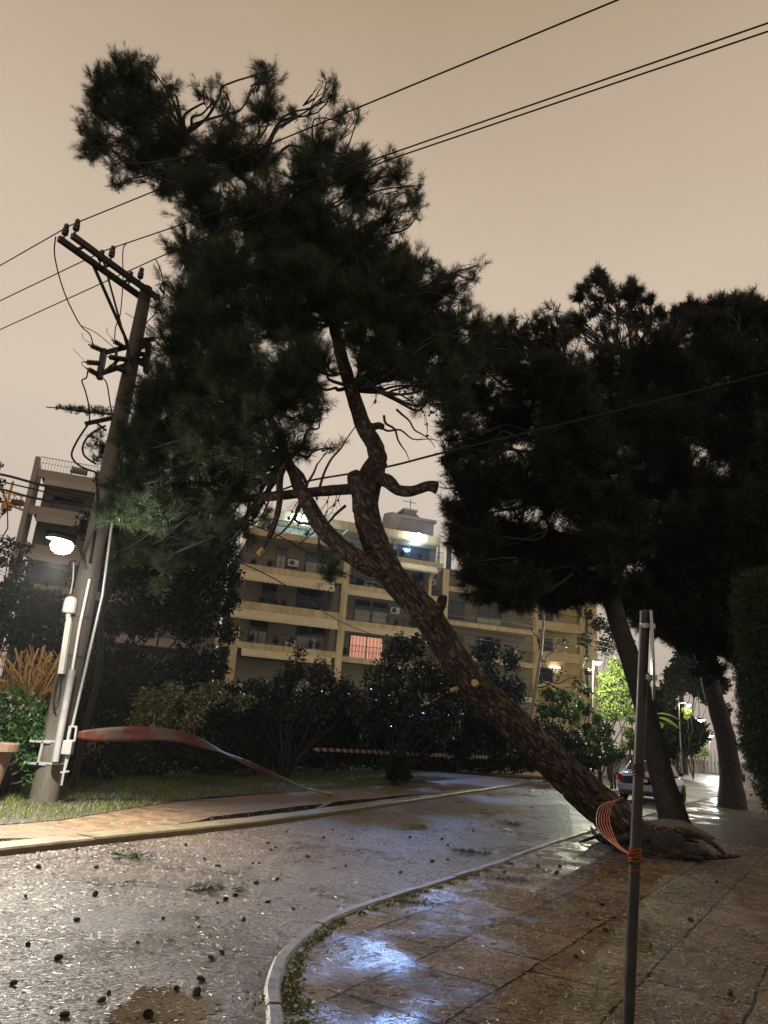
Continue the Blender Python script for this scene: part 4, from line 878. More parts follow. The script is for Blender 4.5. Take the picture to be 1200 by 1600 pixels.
step_ = bandL[2][0]-bandL[3][0]; bandL.append((bandL[3][0]-step_, bandL[3][1]-step_)); bandL.append((bandL[4][0]-step_, bandL[4][1]-step_))
bandR = [(Z(630,871), Z(630,879)), (Z(660,928), Z(660,937)), (Z(600,972), Z(600,983)), (Z(562,1028), Z(562,1037))]
stepR = (bandR[0][0]-bandR[3][0])/3; bandR = [(bandR[0][0]-k*stepR, bandR[0][0]-k*stepR-0.42) for k in range(6)]
zroof = Z(620,824); zceil = Z(620,838)
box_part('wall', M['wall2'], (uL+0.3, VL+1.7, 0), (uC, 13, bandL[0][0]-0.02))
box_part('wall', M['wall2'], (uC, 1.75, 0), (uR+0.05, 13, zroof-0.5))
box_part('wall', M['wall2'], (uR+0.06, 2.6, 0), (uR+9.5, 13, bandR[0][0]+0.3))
box_part('parapet', M['render'], (uC-6.2, 0.7, zceil), (uR-0.35, 13.2, zroof))
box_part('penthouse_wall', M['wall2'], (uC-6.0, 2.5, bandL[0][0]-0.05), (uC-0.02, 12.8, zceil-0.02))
slabs = []
for k, (zt_, zb) in enumerate(bandL):
    box_part('balcony_front', M['render'], (uL-0.5 if k < 3 else uL-0.9, VL, zb), (uC-0.25, VL+0.16, zt_))
    box_part('balcony_floor', M['render'], (uL-0.45, VL+0.17, zb+0.02), (uC-0.28, VL+1.69, zb+0.2))
for k, (zt_, zb) in enumerate(bandR):
    box_part('balcony_front', M['render'], (uC+0.28, 0, zb), (uR-0.26, 0.16, zt_))
    box_part('balcony_floor', M['render'], (uC+0.28, 0.17, zb+0.02), (uR-0.28, 1.74, zb+0.2))
    if k: box_part('balcony_front', M['render'], (uR+0.27, 0.7, zb+stepR*0.42), (uR+9, 0.86, zt_+stepR*0.42)); box_part('balcony_floor', M['render'], (uR+0.27, 0.87, zb+stepR*0.42), (uR+9, 2.58, zb+stepR*0.42+.2))
box_part('pillar', M['render'], (uC-0.26, VL-0.06, 0), (uC+0.27, VL+0.6, bandL[0][1]+0.2))
box_part('pillar', M['render'], (uR-0.27, -0.06, 0), (uR+0.27, 0.6, bandR[0][1]))
box_part('pillar', M['render'], (uL-0.42, VL-0.06, 0), (uL+0.12, VL+0.5, bandL[3][0]+1.0))
box_part('pillar', M['render'], (uL-1.5, VL+0.2, bandL[3][1]), (uL-0.43, VL+0.4, bandL[3][0]))
def railing(u0, u1, z, v, h=0.95):
    b = MB(); b.box((u0, v, z+h-0.04), (u1, v+0.04, z+h)); b.box((u0, v+0.005, z+h*0.5), (u1, v+0.03, z+h*0.5+0.025))
    n = max(2, int((u1-u0)/0.16))
    for i in range(n+1):
        u = u0+(u1-u0)*i/n; b.box((u-0.011, v+0.008, z), (u+0.011, v+0.03, z+h-0.03))
    b.build('railing', M['frame'], apt)
for k, (zt_, zb) in enumerate(bandL[:4]): railing(uL-0.4, uC-0.27, zt_, VL+0.06)
for k, (zt_, zb) in enumerate(bandR[:4]): railing(uC+0.3, uR-0.28, zt_, 0.06); railing(uR+0.3, uR+9, zt_-stepR*0.58, 0.76)
def awning(u0, u1, ztop_, v, drop, scal=False, out=0.35):
    b = MB(); n = 44; vs = []
    for i in range(n+1):
        u = u0+(u1-u0)*i/n; s_ = 0.09*abs(math.sin(i*math.pi/2+0.3)) if scal else 0.0
        vs += [(u, v-0.03, ztop_), (u, v-out, ztop_-drop*0.78), (u, v-out-0.01, ztop_-drop+s_)]
    b.add(vs, [f for i in range(n) for f in ((i*3,i*3+3,i*3+4,i*3+1),(i*3+1,i*3+4,i*3+5,i*3+2))])
    o = b.build('awning', M['awning'], apt); s = o.modifiers.new('thick','SOLIDIFY'); s.thickness = 0.015
awning(uL-0.5, uC-0.9, bandL[1][1], VL, 0.85, True, 0.5); awning(uL-0.8, uC-0.35, bandL[2][1], VL, 0.72); awning(uL+0.4, uC-0.6, bandL[3][1], VL, 0.55)
awning(uC+4.2, uR-0.9, bandR[0][1], 0, 0.62); awning(uC+0.4, uC+5.2, bandR[1][1], 0, 0.55, True); awning(uC+3.5, uR-0.5, bandR[1][1]+0.002, 0.02, 0.5); awning(uC+0.4, uC+6.5, bandR[2][1], 0, 0.5)
def window(u0, u1, z0_, z1_, v, shut=0.0, glow=None, mull=1, pm=None):
    b = MB(); f_ = 0.07
    b.box((u0,v-0.06,z0_),(u0+f_,v,z1_)); b.box((u1-f_,v-0.06,z0_),(u1,v,z1_)); b.box((u0+f_,v-0.06,z1_-f_*2),(u1-f_,v,z1_)); b.box((u0+f_,v-0.06,z0_),(u1-f_,v,z0_+f_))
    for i in range(mull): um = u0+(u1-u0)*(i+1)/(mull+1); b.box((um-0.035,v-0.055,z0_+f_),(um+0.035,v,z1_-f_*2))
    o = b.build('window', M['frame'], apt)
    p = MB(); p.box((u0+f_,v-0.03,z0_+f_),(u1-f_,v-0.012,z1_-f_*2)); p.build('pane', glow or pm or M['glass'], o)
    if shut:
        s = MB(); zt_ = z1_-f_*2; nsl = int((zt_-z0_)*shut/0.09)
        for i in range(nsl): s.box((u0+f_,v-0.052,z0_+f_+i*0.09),(u1-f_,v-0.034,z0_+f_+i*0.09+0.084))
        s.build('shutter', M['shutter'], o)
def winpx(x0, x1, zf, h, v, wall, **kw):
    py = 900; u0, u1 = U(x0,960,wall), U(x1,960,wall); window(u0, u1, zf, zf+h, wall, **kw)
wl = VL+1.7; fl = lambda k: bandL[k][1]+0.2; fr = lambda k: bandR[k][1]+0.2
for x0,x1,k,kw in ((420,437,1,dict(shut=.75)),(468,508,1,dict(shut=.7)),(405,428,2,{}),(460,512,2,dict(mull=2)),(393,421,3,dict(shut=.62)),(466,510,3,dict(shut=.6))):
    winpx(x0,x1,fl(k),2.3,0,wl,**kw)
pg = emis('pink_curtained_window', (0.85,0.36,0.27), 0.62)
t_ = pg.node_tree; wv = t_.nodes.new('ShaderNodeTexWave'); wv.inputs['Scale'].default_value = 1.1; wv.inputs['Distortion'].default_value = 3.0; wv.inputs['Detail'].default_value = 3
cc_ = t_.nodes.new('ShaderNodeTexCoord'); cm_ = t_.nodes.new('ShaderNodeMapping'); cm_.inputs['Scale'].default_value = (1,1,0.08); t_.links.new(cc_.outputs['Object'], cm_.inputs[0]); t_.links.new(cm_.outputs[0], wv.inputs['Vector'])
rr_ = t_.nodes.new('ShaderNodeValToRGB'); rr_.color_ramp.elements[0].color = (0.42,0.13,0.09,1); rr_.color_ramp.elements[1].color = (0.95,0.48,0.36,1); t_.links.new(wv.outputs['Fac'], rr_.inputs[0])
t_.links.new(rr_.outputs[0], t_.nodes['Principled BSDF'].inputs['Emission Color'])
for x0,x1,k,kw in ((545,560,1,{}),(563,584,1,dict(shut=.5)),(639,660,1,{}),(553,578,2,dict(shut=.65,mull=0)),(581,605,2,dict(shut=.65,mull=0)),(550,602,3,dict(glow=pg))):
    winpx(x0,x1,fr(k),2.25,0,1.75,**kw)
for x0,x1,kw in ((563,578,dict(shut=.8)),(585,608,{}),(614,666,dict(mull=2)),(693,702,dict(mull=0))): winpx(x0,x1-1,fr(0),2.2,0,1.74,**kw)
for k in (1,2,3):
    zz = bandR[k][0]-stepR*0.58-0.2
    window(uR+0.8, uR+3.0, zz, zz+2.2, 2.6); window(uR+4.2, uR+6.6, zz, zz+2.2, 2.6, shut=.5)
rb_ = random.Random(21)
def balcony_plant(u, z, v):
    b = MB(); b.lathe((u,v,z), [(0.12,0),(0.17,0.32),(0.15,0.33)], 8); o = b.build('planter', M['terracotta'], apt)
    q, _ = inball(120, 0.3); npmesh('plant_leaves', leaves(q*np.array([.32,.28,.42])+np.array([u,v,z+0.65]), 0.09, 0.5), 4, M['leaf_dk'], o)
for k in range(4):
    for _ in range(4): balcony_plant(rb_.uniform(uL+0.3,uC-1), bandL[k][1]+0.2, VL+rb_.uniform(.4,.7))
    for _ in range(4): balcony_plant(rb_.uniform(uC+0.8,uR-0.8), bandR[k][1]+0.2, rb_.uniform(.4,.7))
def air_unit(u, z, v):
    b = MB(); b.box((u,v-0.3,z),(u+0.8,v,z+0.55)); o = b.build('air_conditioner', M['whitebox'], apt, 0.02)
    b = MB(); b.lathe((u+0.3,v-0.301,z+0.28), [(0.2,0),(0.2,0.008),(0.05,0.012)], 14, (0,-1,0)); b.build('fan_grille', M['frame'], o)
air_unit(U(440,960,wl), fl(1)+0.9, wl-0.02); air_unit(U(450,960,wl), fl(3)+0.2, wl-0.02); air_unit(U(608,960,1.75), fr(2)+1.4, 1.73); air_unit(U(664,960,1.75), fr(1)+1.4, 1.73)
def patio(u, z, v):
    b = MB(); b.box((u,v,z+0.7),(u+0.9,v+0.6,z+0.74))
    for a_ in (0.05,0.82):
        for c_2 in (0.05,0.52): b.box((u+a_,v+c_2,z),(u+a_+0.04,v+c_2+0.04,z+0.7))
    b.build('balcony_table', M['frame'], apt)
    b = MB(); b.box((u+1.1,v+.1,z+0.42),(u+1.55,v+.55,z+0.46)); b.box((u+1.5,v+.1,z+0.46),(u+1.55,v+.55,z+0.95))
    for a_ in (1.1,1.5):
        for c_2 in (.1,.5): b.box((u+a_,v+c_2,z),(u+a_+0.04,v+c_2+0.04,z+0.42))
    b.build('balcony_chair', M['frame'], apt)
patio(U(480,960,VL), fl(2), VL+.6); patio(U(440,960,VL), fl(1), VL+.6); patio(U(575,960), fr(1), .6)
# lit top floor: columns, beam and lamp
box_part('pillar', M['render'], (U(610,850)-0.16, 0.3, bandR[0][0]), (U(610,850)+0.14, 0.6, zceil)); box_part('pillar', M['render'], (U(688,860)-0.12, 0.3, bandR[0][0]), (U(688,860)+0.1, 0.6, zceil))
box_part('balcony_ceiling', M['render'], (uC+0.3, 0.25, zceil-0.16), (U(689,860), 1.72, zceil-0.01))
arch = MB()
for i in range(9):
    a0 = math.pi/2*i/9; a1 = math.pi/2*(i+1)/9; uu = uR-0.9
    f = lambda a: (uu-0.9*math.cos(a)+0.45, 0.2, bandR[0][1]-1.3+1.2*math.sin(a)-0.0)
    arch.bar(f(a0), f(a1), 0.3, 0.25, (0,1,0))
arch.bar((uu-0.45,0.2,bandR[1][0]),(uu-0.45,0.2,bandR[0][1]-1.3),0.3,0.25); arch.build('arch', M['render'], apt)
lu, lz = fac(655,836,-0.1); M['blue'] = emis('balcony_lamp_glow', (0.62,0.85,1.0), 160)
bl_ = MB(); bl_.lathe((lu,0.05,lz), [(0.05,0.16),(0.20,0.12),(0.27,0),(0.22,-0.12),(0.08,-0.19)], 16); bl_.build('balcony_lamp', M['blue'], apt)
point('balcony_light', (lu,0.75,lz-0.55), 420, (0.42,0.66,1.0), 0.35, apt)
fl_ = point('flood_light', (lu,-1.2,lz-0.05), 11000, (0.28,0.48,1.0), 0.6, apt, spot=84); fl_.rotation_euler = (rad(78),0,rad(180)-0.25)
l2u, l2z = fac(474,818,0.5); x = MB(); x.lathe((l2u,0.5,l2z), [(0.03,0.1),(0.14,0.05),(0.14,-0.05),(0.03,-0.1)], 12); x.build('terrace_lamp', emis('terrace_lamp_glow', (0.6,0.85,1.0), 60), apt)
point('terrace_light', (l2u,0.3,l2z-0.1), 900, (0.5,0.78,1.0), 0.2, apt)
# roof house, chimney, tank, aerial
r0, zr1 = fac(618,808,4); r1 = U(678,818,4)
box_part('roof_house', M['pinkwall'], (r0, 4, zroof-0.3), (r1, 8, Z(650,813,4))); box_part('roof_house_slab', M['pinkwall'], (r0-0.2, 3.8, Z(650,813,4)), (r1+0.2, 8.2, Z(650,813,4)+0.25))
x = MB(); c0 = U(632,805,4.5); c1 = U(648,805,4.5); zc0 = Z(645,812,4.5); zc1 = Z(640,799,4.5)
x.add([(c0,4.5,zc0),(c1+0.9,4.5,zc0),(c1,4.5,zc1),(c0,4.5,zc1),(c0,6.5,zc0),(c1+0.9,6.5,zc0),(c1,6.5,zc1),(c0,6.5,zc1)], [(0,1,2,3),(7,6,5,4),(0,3,7,4),(1,5,6,2),(3,2,6,7)]); x.build('stair_top', M['pinkwall'], apt)
box_part('stair_top_slab', M['pinkwall'], (c0-0.2,4.3,zc1), (c1+0.2,6.7,zc1+0.18))
x = MB(); tu, tz = fac(613,818,4.2); x.lathe((tu,4.4,tz-0.9), [(0.55,0),(0.8,0.3),(0.85,1.3),(0.75,1.75),(0.3,1.95)], 16); x.build('water_tank', M['pinkwall'], apt)
x = MB(); au = U(641,795,5); x.bar((au,5,zc1),(au,5,zc1+1.4),0.05,0.05); x.bar((au-0.7,5,zc1+1.1),(au+0.5,5,zc1+1.0),0.03,0.03)
for i in range(5): x.bar((au-0.6+i*0.25,4.7,zc1+1.08),(au-0.6+i*0.25,5.3,zc1+1.08),0.02,0.02)
x.build('aerial', M['iron'], apt)

# block further along, seen between the trunks
O2 = A(878,1000,72); O2.z = 0
ap2 = empty('apartment_building', O2, rad(14), label='ochre apartment block far off between the slender tree and the bare pine trunk', cat='building')
def bx2(name, m, a, b_, p=ap2): x = MB(); x.box(a,b_); return x.build(name, m, p)
bx2('wall', M['render2'], (-3.4, 1.6, 0), (5.0, 12, 20))
z_ = Z_ = None
zf2 = [A(870,y,72).z for y in (974,1021,1068)]
for zf in zf2+[zf2[0]+3.1, zf2[0]+6.2]:
    bx2('balcony_front', M['render2'], (-2.6,0,zf-0.8),(2.0,0.15,zf+0.1)); bx2('balcony_floor', M['render2'], (-2.6,0.16,zf-0.75),(2.0,1.58,zf-0.6))
    b = MB()
    for i in range(24): b.box((-2.5+i*0.19,0.05,zf+0.1),(-2.48+i*0.19,0.08,zf+0.9))
    b.box((-2.6,0.04,zf+0.88),(1.95,0.09,zf+0.93)); b.build('railing', M['frame'], ap2)
    w_ = MB(); w_.box((-1.9,1.53,zf-0.55),(-0.2,1.59,zf+1.6)); o = w_.build('window', M['frame'], ap2); w_ = MB(); w_.box((-1.8,1.50,zf-0.5),(-0.3,1.525,zf+1.5)); w_.build('pane', M['glass'], o)
    w_ = MB(); w_.box((2.9,1.53,zf-0.3),(3.9,1.59,zf+1.4)); o = w_.build('window', M['frame'], ap2); w_ = MB(); w_.box((3.0,1.50,zf-0.2),(3.8,1.525,zf+1.3)); w_.build('pane', M['glass'], o)
bx2('pillar', M['render2'], (2.02,-0.05,0),(2.6,0.6,20)); bx2('pillar', M['render2'], (-3.2,-0.05,0),(-2.62,0.6,20))
x = MB(); lp2 = A(881,1041,71.6)-O2; lp2 = Matrix.Rotation(-rad(14),4,'Z') @ lp2; x.box((lp2.x-0.5,1.3,lp2.z-0.05),(lp2.x+0.5,1.45,lp2.z+0.05)); x.build('tube_lamp', emis('tube_lamp_glow', (1,1,0.85), 12), ap2)

# block at the far left
OL = A(58,740,50); OL.z = 0
apl = empty('apartment_building', OL, rad(19), label='dark apartment block at the left edge with a railed roof terrace, behind the street lamp', cat='building')
ux = Vector((math.cos(rad(19)), math.sin(rad(19)),0)); nx_ = Vector((-math.sin(rad(19)), math.cos(rad(19)),0))
def facl(px, py):
    d = Vector(ray(px,py)); c = Vector(CAMP); t = (OL-c).dot(nx_)/d.dot(nx_); p = c+d*t; return (p-OL).dot(ux), p.z
u0 = facl(58,740)[0]; zt = facl(100,739)[1]; zb = facl(100,752)[1]; z2t = facl(100,797)[1]; z2b = facl(100,807)[1]; hs = zt-z2t
bx2('wall', mat('dim_wall', (0.20,0.19,0.18),(0.25,0.24,0.22), scale=0.5, rough=0.9), (u0+0.4, 2.2, 0), (u0+15, 12, zt), apl)
for k in range(5):
    bx2('balcony_front', M['pinkwall'], (u0,0,zb-k*hs),(u0+13,0.18,zt-k*hs), apl); bx2('balcony_floor', M['pinkwall'], (u0+0.35,0.19,zb-k*hs),(u0+13,2.18,zb-k*hs+0.2), apl)
    if k: 
        for uu in (u0+1.2, u0+4.6, u0+8.0):
            w_ = MB(); w_.box((uu,2.12,zb-k*hs+0.2),(uu+2.2,2.19,zb-k*hs+2.3)); o = w_.build('window', M['frame'], apl); w_ = MB(); w_.box((uu+.08,2.09,zb-k*hs+0.25),(uu+2.12,2.115,zb-k*hs+2.2)); w_.build('pane', M['glass'], o)
    awn = MB(); awn.add([(u0+0.6,-0.02,zb-k*hs),(u0+4.6,-0.02,zb-k*hs),(u0+4.6,-0.25,zb-k*hs-0.55),(u0+0.6,-0.25,zb-k*hs-0.55)], [(0,1,2,3)]); o = awn.build('awning', M['pinkwall'], apl); sm_ = o.modifiers.new('thick','SOLIDIFY'); sm_.thickness = 0.02
x = MB(); x.add([(u0-0.35,-0.1,0),(u0-0.02,-0.1,0),(u0-0.02,2.6,0),(u0-0.35,2.6,0),(u0-0.35,-0.1,zt+0.9),(u0-0.02,-0.1,zt+0.9),(u0-0.02,2.6,zt+0.1),(u0-0.35,2.6,zt+0.1)], [(0,3,2,1),(4,5,6,7),(0,1,5,4),(1,2,6,5),(2,3,7,6),(3,0,4,7)]); x.build('side_wall', M['pinkwall'], apl)
x = MB(); x.box((u0,0.05,zt+0.95),(u0+13,0.10,zt+1.0)); x.box((u0,0.05,zt+0.5),(u0+13,0.08,zt+0.53))
for i in range(60): x.box((u0+i*0.21,0.06,zt),(u0+i*0.21+0.03,0.09,zt+0.95))
x.build('railing', M['galv'], apl)
x = MB()
for i in range(2): x.bar((u0+2.2+i*1.0,0.7,zt),(u0+2.2+i*1.0,0.7,zt+0.9),0.06,0.06)
x.box((u0+2.1,0.5,zt+0.42),(u0+3.3,1.1,zt+0.48)); x.box((u0+2.1,1.05,zt+0.42),(u0+3.3,1.12,zt+0.95)); x.build('terrace_bench', M['frame'], apl)

# tower crane jib
cr = empty('tower_crane', A(-30,770,95), label='yellow tower crane jib reaching out behind the left block', cat='crane')
x = MB(); c0_, c1_ = A(-60,760,95), A(44,800,95); c2_ = A(-60,735,95); c3_ = A(8,770,95); c4 = A(38,776,95)
for yo in (-0.5, 0.5): x.bar(c0_+Vector((0,yo,0)), c1_+Vector((0,yo,0)), 0.22, 0.22)
x.bar(c2_, c3_, 0.15, 0.15); x.bar(c3_, c4, 0.12, 0.12)
for i in range(9):
    t0, t1 = i/9, (i+0.5)/9; pa = c0_.lerp(c1_, t0); pb = c2_.lerp(c4, t1); pc = c0_.lerp(c1_, (i+1)/9); x.bar(pa, pb, 0.1, 0.1); x.bar(pb, pc, 0.1, 0.1)
rel(x.build('jib', M['yellow']), cr)
x = MB(); m0 = A(14,775,95); x.box(tuple(m0+Vector((-0.4,-0.6,-2.0))), tuple(m0+Vector((0.5,0.6,-0.9)))); x.bar(m0+Vector((0,0,-0.9)), m0+Vector((0.1,0,2.2)), 0.25, 0.25); rel(x.build('cab', M['yellow']), cr)
x = MB(); c = A(28,786,95); x.box(tuple(c+Vector((-0.7,-0.6,-0.25))), tuple(c+Vector((0.7,0.6,0.35)))); rel(x.build('counterweight', M['iron']), cr)
x = MB(); cm = A(-60,760,95); x.bar(Vector((cm.x,cm.y,0)), cm, 1.4, 1.4); rel(x.build('mast', M['yellow']), cr)

# ------------------------------------------------------------------ shrubs, hedge and trees across the road
def bush(label, name, blobs, m, size=0.05, dens=1.25, cat='bush', base=None, stems=True, asp=0.45, shell=0.5, group=None, flat=0.0):
    px, py, r, D, f = blobs[0]; c = A(px,py,D); t = empty(name, (c.x,c.y,0), label=label, cat=cat, group=group)
    rel(crown_leaves('foliage', blobs, m, None, dens, size, asp, shell, flat=flat), t)
    if stems:
        b = MB()
        for i,(x,y,rr_,D_,f_) in enumerate(blobs[:14]):
            q = A(x,y,D_); twigs(b, (c.x+random.uniform(-.15,.15),c.y,-0.02), q, 0.05, 0.012, 0.12, i, 4, 3, 6)
        rel(b.build('stem', M['stem_dk']), t)
    return t
# long dark hedge behind the verge
hv = []; hs0 = Vector((-7.2,16.6)); hdirn = Vector((0.43,0.90)).normalized()
for i in range(30):
    s_ = i*0.95; p = hs0 + hdirn*s_
    for z in (0.35, 1.0, 1.65, 2.2):
        n = int(420*(1 if s_ < 14 else 0.6)); q, _ = inball(n, 0.5)
        q = q*np.array([1.0,0.9,0.62])*(0.8+0.35*RNG.random((n,1))) + np.array([p.x+random.uniform(-.2,.2)-0.5, p.y+random.uniform(-.2,.2)+0.6, z+random.uniform(-0.1,0.25)])
        hv.append(q[q[:,2] > 0.02])
hg = npmesh('hedge', leaves(np.concatenate(hv), 0.085, 0.5), 4, M['leaf_dk']); tag(hg, 'long dark hedge running behind the grass verge across the road', 'hedge')
bush('bush with yellow and reddish leaves before the dark hedge right of the pole', 'bush', [(x,y,r,17.2,f) for x,y,r,f in ((230,1095,32,.8),(270,1085,30,.9),(310,1095,34,.8),(255,1120,34,.8),(340,1085,26,.6),(300,1125,32,.6),(380,1095,26,.4),(215,1125,26,.5))], M['leaf_var'], 0.05, 0.8, stems=False)
bush('glossy dark bush catching small light glints below the apartment balconies', 'bush', [(x,y,r,24,f) for x,y,r,f in ((460,1050,34,.8),(500,1055,36,.8),(440,1075,34,.9),(470,1020,18,.5),(455,1000,9,.5),(530,1080,36,.9),(400,1080,32,.8),(560,1095,32,.9),(490,1100,40,1),(430,1110,36,1))], M['leaf_gloss'], 0.06, 0.9)
bush('dark thicket filling the gap under the apartment balconies', 'bush', [(x,y,r,30,f) for x,y,r,f in ((400,1085,34,1),(440,1090,34,1),(490,1095,36,1),(540,1095,36,1),(360,1090,36,1),(590,1100,36,1),(640,1110,36,1),(690,1120,36,1),(320,1095,34,1),(740,1130,36,1),(280,1100,34,1),(240,1105,34,1),(420,1125,38,1),(480,1135,38,1),(540,1140,38,1),(600,1150,38,1),(660,1155,38,1),(720,1165,36,1),(360,1130,38,1),(300,1130,38,1),(780,1150,34,1))], M['leaf_dk'], 0.085, 1.5, stems=False)
bush('tall rounded dark bush hiding the lower floors behind the leaning trunk', 'bush', [(x,y,r,27,f) for x,y,r,f in ((620,1020,36,.9),(650,1010,30,.9),(600,1060,46,1),(660,1060,50,1),(700,1070,45,1),(630,1110,52,1),(690,1120,50,1),(580,1110,45,1),(625,998,16,.7),(740,1090,45,.9))], M['leaf_gloss'], 0.075, 0.9)
bush('small upright shrub standing on the verge behind the level barrier tape', 'shrub', [(x,y,r,25.5,f) for x,y,r,f in ((625,1185,19,1),(622,1200,20,1),(632,1210,18,1),(615,1212,16,1))], M['leaf_dk'], 0.05, 1.0, 'shrub')
bush('dense dark tree behind the utility pole, in front of the left block', 'broadleaf_tree', [(x,y,r,21,f) for x,y,r,f in ((180,760,40,.9),(200,790,40,1),(250,800,44,1),(300,800,44,1),(340,850,40,1),(170,860,40,1),(240,880,58,1),(310,900,58,1),(180,900,50,.9),(220,960,60,1),(300,970,58,1),(350,940,40,.9),(160,980,44,.8),(340,880,42,.9),(250,820,48,1),(180,830,46,.9),(355,990,28,.8),(200,1040,46,.9),(290,1045,46,.9),(160,1040,40,.9),(240,1060,46,.9),(330,1040,40,.9),(130,900,36,.9),(200,820,46,1),(300,840,50,1),(360,900,30,.8),(280,950,50,1),(140,820,30,.8),(160,1080,40,.9))], M['leaf_dk'], 0.075, 1.0, 'tree')
bush('dark bush low at the left edge behind the pruned stems', 'bush', [(x,y,r,20,f) for x,y,r,f in ((20,930,46,.9),(70,950,48,.9),(30,990,46,.9),(90,1000,44,.9),(-20,960,50,.9),(60,1040,46,.9),(120,1060,40,.8))], M['leaf_dk'], 0.10, 0.9)
bush('small tree at the left edge with sparse leaves against the sky', 'broadleaf_tree', [(x,y,r,24,f) for x,y,r,f in ((15,850,20,.55),(38,855,14,.5),(-5,870,30,.7),(30,885,26,.7),(-8,730,14,.8),(0,755,12,.8),(-12,780,22,.8),(4,800,8,.6))], M['leaf_dk'], 0.07, 0.8, 'tree')
# conifer branch poking out behind the pole
cn = empty('conifer_tree', A(170,760,16), label='conifer with one bare top limb pointing left past the utility pole', cat='tree')
crown_needles('crown', [(152,690,20,16,.5),(165,700,26,16,.8),(175,740,34,16,1),(185,660,16,16,.6),(150,715,16,16,.6),(200,700,34,16,1)] , M['needle_dk'], None, 0.8, 20, 0.12, 0.12, 0.007).parent = None
bpy.context.view_layer.update()
o = bpy.data.objects['crown'] if False else [q for q in COL.objects if q.name.startswith('crown') and q.parent is None][0]; rel(o, cn)
x = MB(); twigs(x, A(185,648,16), A(72,636,16), 0.03, 0.012, 0.02, 3, 6, 4, 6); twigs(x, A(190,770,16), A(160,690,16), 0.06, 0.015, 0.1, 4); c = A(195,800,16); twigs(x, (c.x,c.y,0), c, 0.07, 0.06, 0.03, 5, 5, 4, 10); twigs(x, c, A(187,655,16), 0.05, 0.03, 0.05, 6); rel(x.build('trunk', M['stem_dk']), cn)
n = 220; t = RNG.random(n); px_ = 88+t*92; py_ = 637.5+(px_-72)*0.09+RNG.normal(0,3,n)*(0.5+t); base = np.array([A(a,b_,16+RNG.normal(0,0.12)) for a,b_ in zip(px_,py_)])
rel(npmesh('limb_needles', needles(base, np.tile(np.array([[-0.3,0,0.8]]),(n,1)), 18, 0.06, 0.08, 0.008, 0.8), 3, M['needle_dk']), cn)

# planting at the left edge: pruned stems, flowering bush, pot
pr = empty('pruned_shrub', A(45,1120,14.6), label='hard pruned shrub of bare yellow stems left of the utility pole', cat='shrub')
b = MB(); rr = random.Random(12); root = A(40,1110,14.6); cut = MB()
for i in range(95):
    a = rr.uniform(-1.25,1.15); L_ = rr.uniform(0.75,1.45); dY = rr.uniform(-0.55,0.55)
    tip = root + Vector((math.sin(a)*L_*0.85, dY, math.cos(a)*L_*0.95))
    mid = root.lerp(tip,0.5)+Vector((rr.uniform(-.12,.12),rr.uniform(-.12,.12),rr.uniform(-.02,.12))); r = rr.uniform(0.010,0.020)
    b.tube([root+Vector((rr.uniform(-.25,.25),rr.uniform(-.2,.2),0)), mid, tip], [r*1.5,r*1.1,r], 6, 3)
    if rr.random() < 0.6: cut.lathe(tip, [(r*1.05,-0.012),(r*1.05,0.006),(r*0.4,0.007)], 7, tip-mid)
    for _ in range(2):
        q = mid.lerp(tip, rr.uniform(0,0.8)); b.tube([q, q+Vector((rr.uniform(-.2,.2),rr.uniform(-.15,.15),rr.uniform(0.05,.28)))], [r*0.6,r*0.35], 5)
rel(b.build('stems', M['stems']), pr); rel(cut.build('cut_ends', M['cutwood']), pr)
b = MB()
for i in range(6): twigs(b, (root.x+rr.uniform(-.2,.2),root.y,0), root+Vector((rr.uniform(-.3,.3),0,0.05)), 0.07, 0.04, 0.05, i)
rel(b.build('trunk', M['bark_dark']), pr)
fb = bush('green bush with small pinkish flowers beside the foot of the utility pole', 'flowering_bush', [(x,y,r,13.9,f) for x,y,r,f in ((20,1090,30,1),(50,1105,28,1),(8,1115,34,1),(40,1135,32,1),(62,1150,22,.9),(25,1165,30,.8),(50,1190,24,.8),(65,1125,15,.7),(-20,1110,40,1),(-10,1160,40,.8),(48,1215,16,.6))], M['leaf_green'], 0.05, 0.9, 'bush', asp=0.3)
q = np.array([A(x_,y_,13.55+RNG.normal(0,0.08)) for x_,y_ in zip(RNG.uniform(-10,60,22), RNG.uniform(1080,1120,22))]); rel(npmesh('flowers', leaves(np.repeat(q,4,0)+RNG.normal(0,0.015,(88,3)), 0.022, 0.8), 4, M['flower']), fb)
pot = empty('plant_pot', G(-8,1245), label='tall tapered terracotta pot cut off by the left edge', cat='plant pot')
c = A(-8,1160,13.2); zt_ = c.z; x = MB(); x.lathe((c.x,c.y,0), [(0.16,0.0),(0.20,0.05),(0.33,zt_-0.14),(0.40,zt_-0.13),(0.41,zt_),(0.35,zt_+0.005),(0.33,zt_-0.08)], 24)
o = rel(x.build('body', M['terracotta']), pot); o.data.polygons.foreach_set('use_smooth',[False]*len(o.data.polygons))
x = MB(); x.lathe((c.x,c.y,zt_-0.10), [(0.32,0),(0.2,0.03),(0.05,0.04)], 16); rel(x.build('soil', M['soil']), pot)

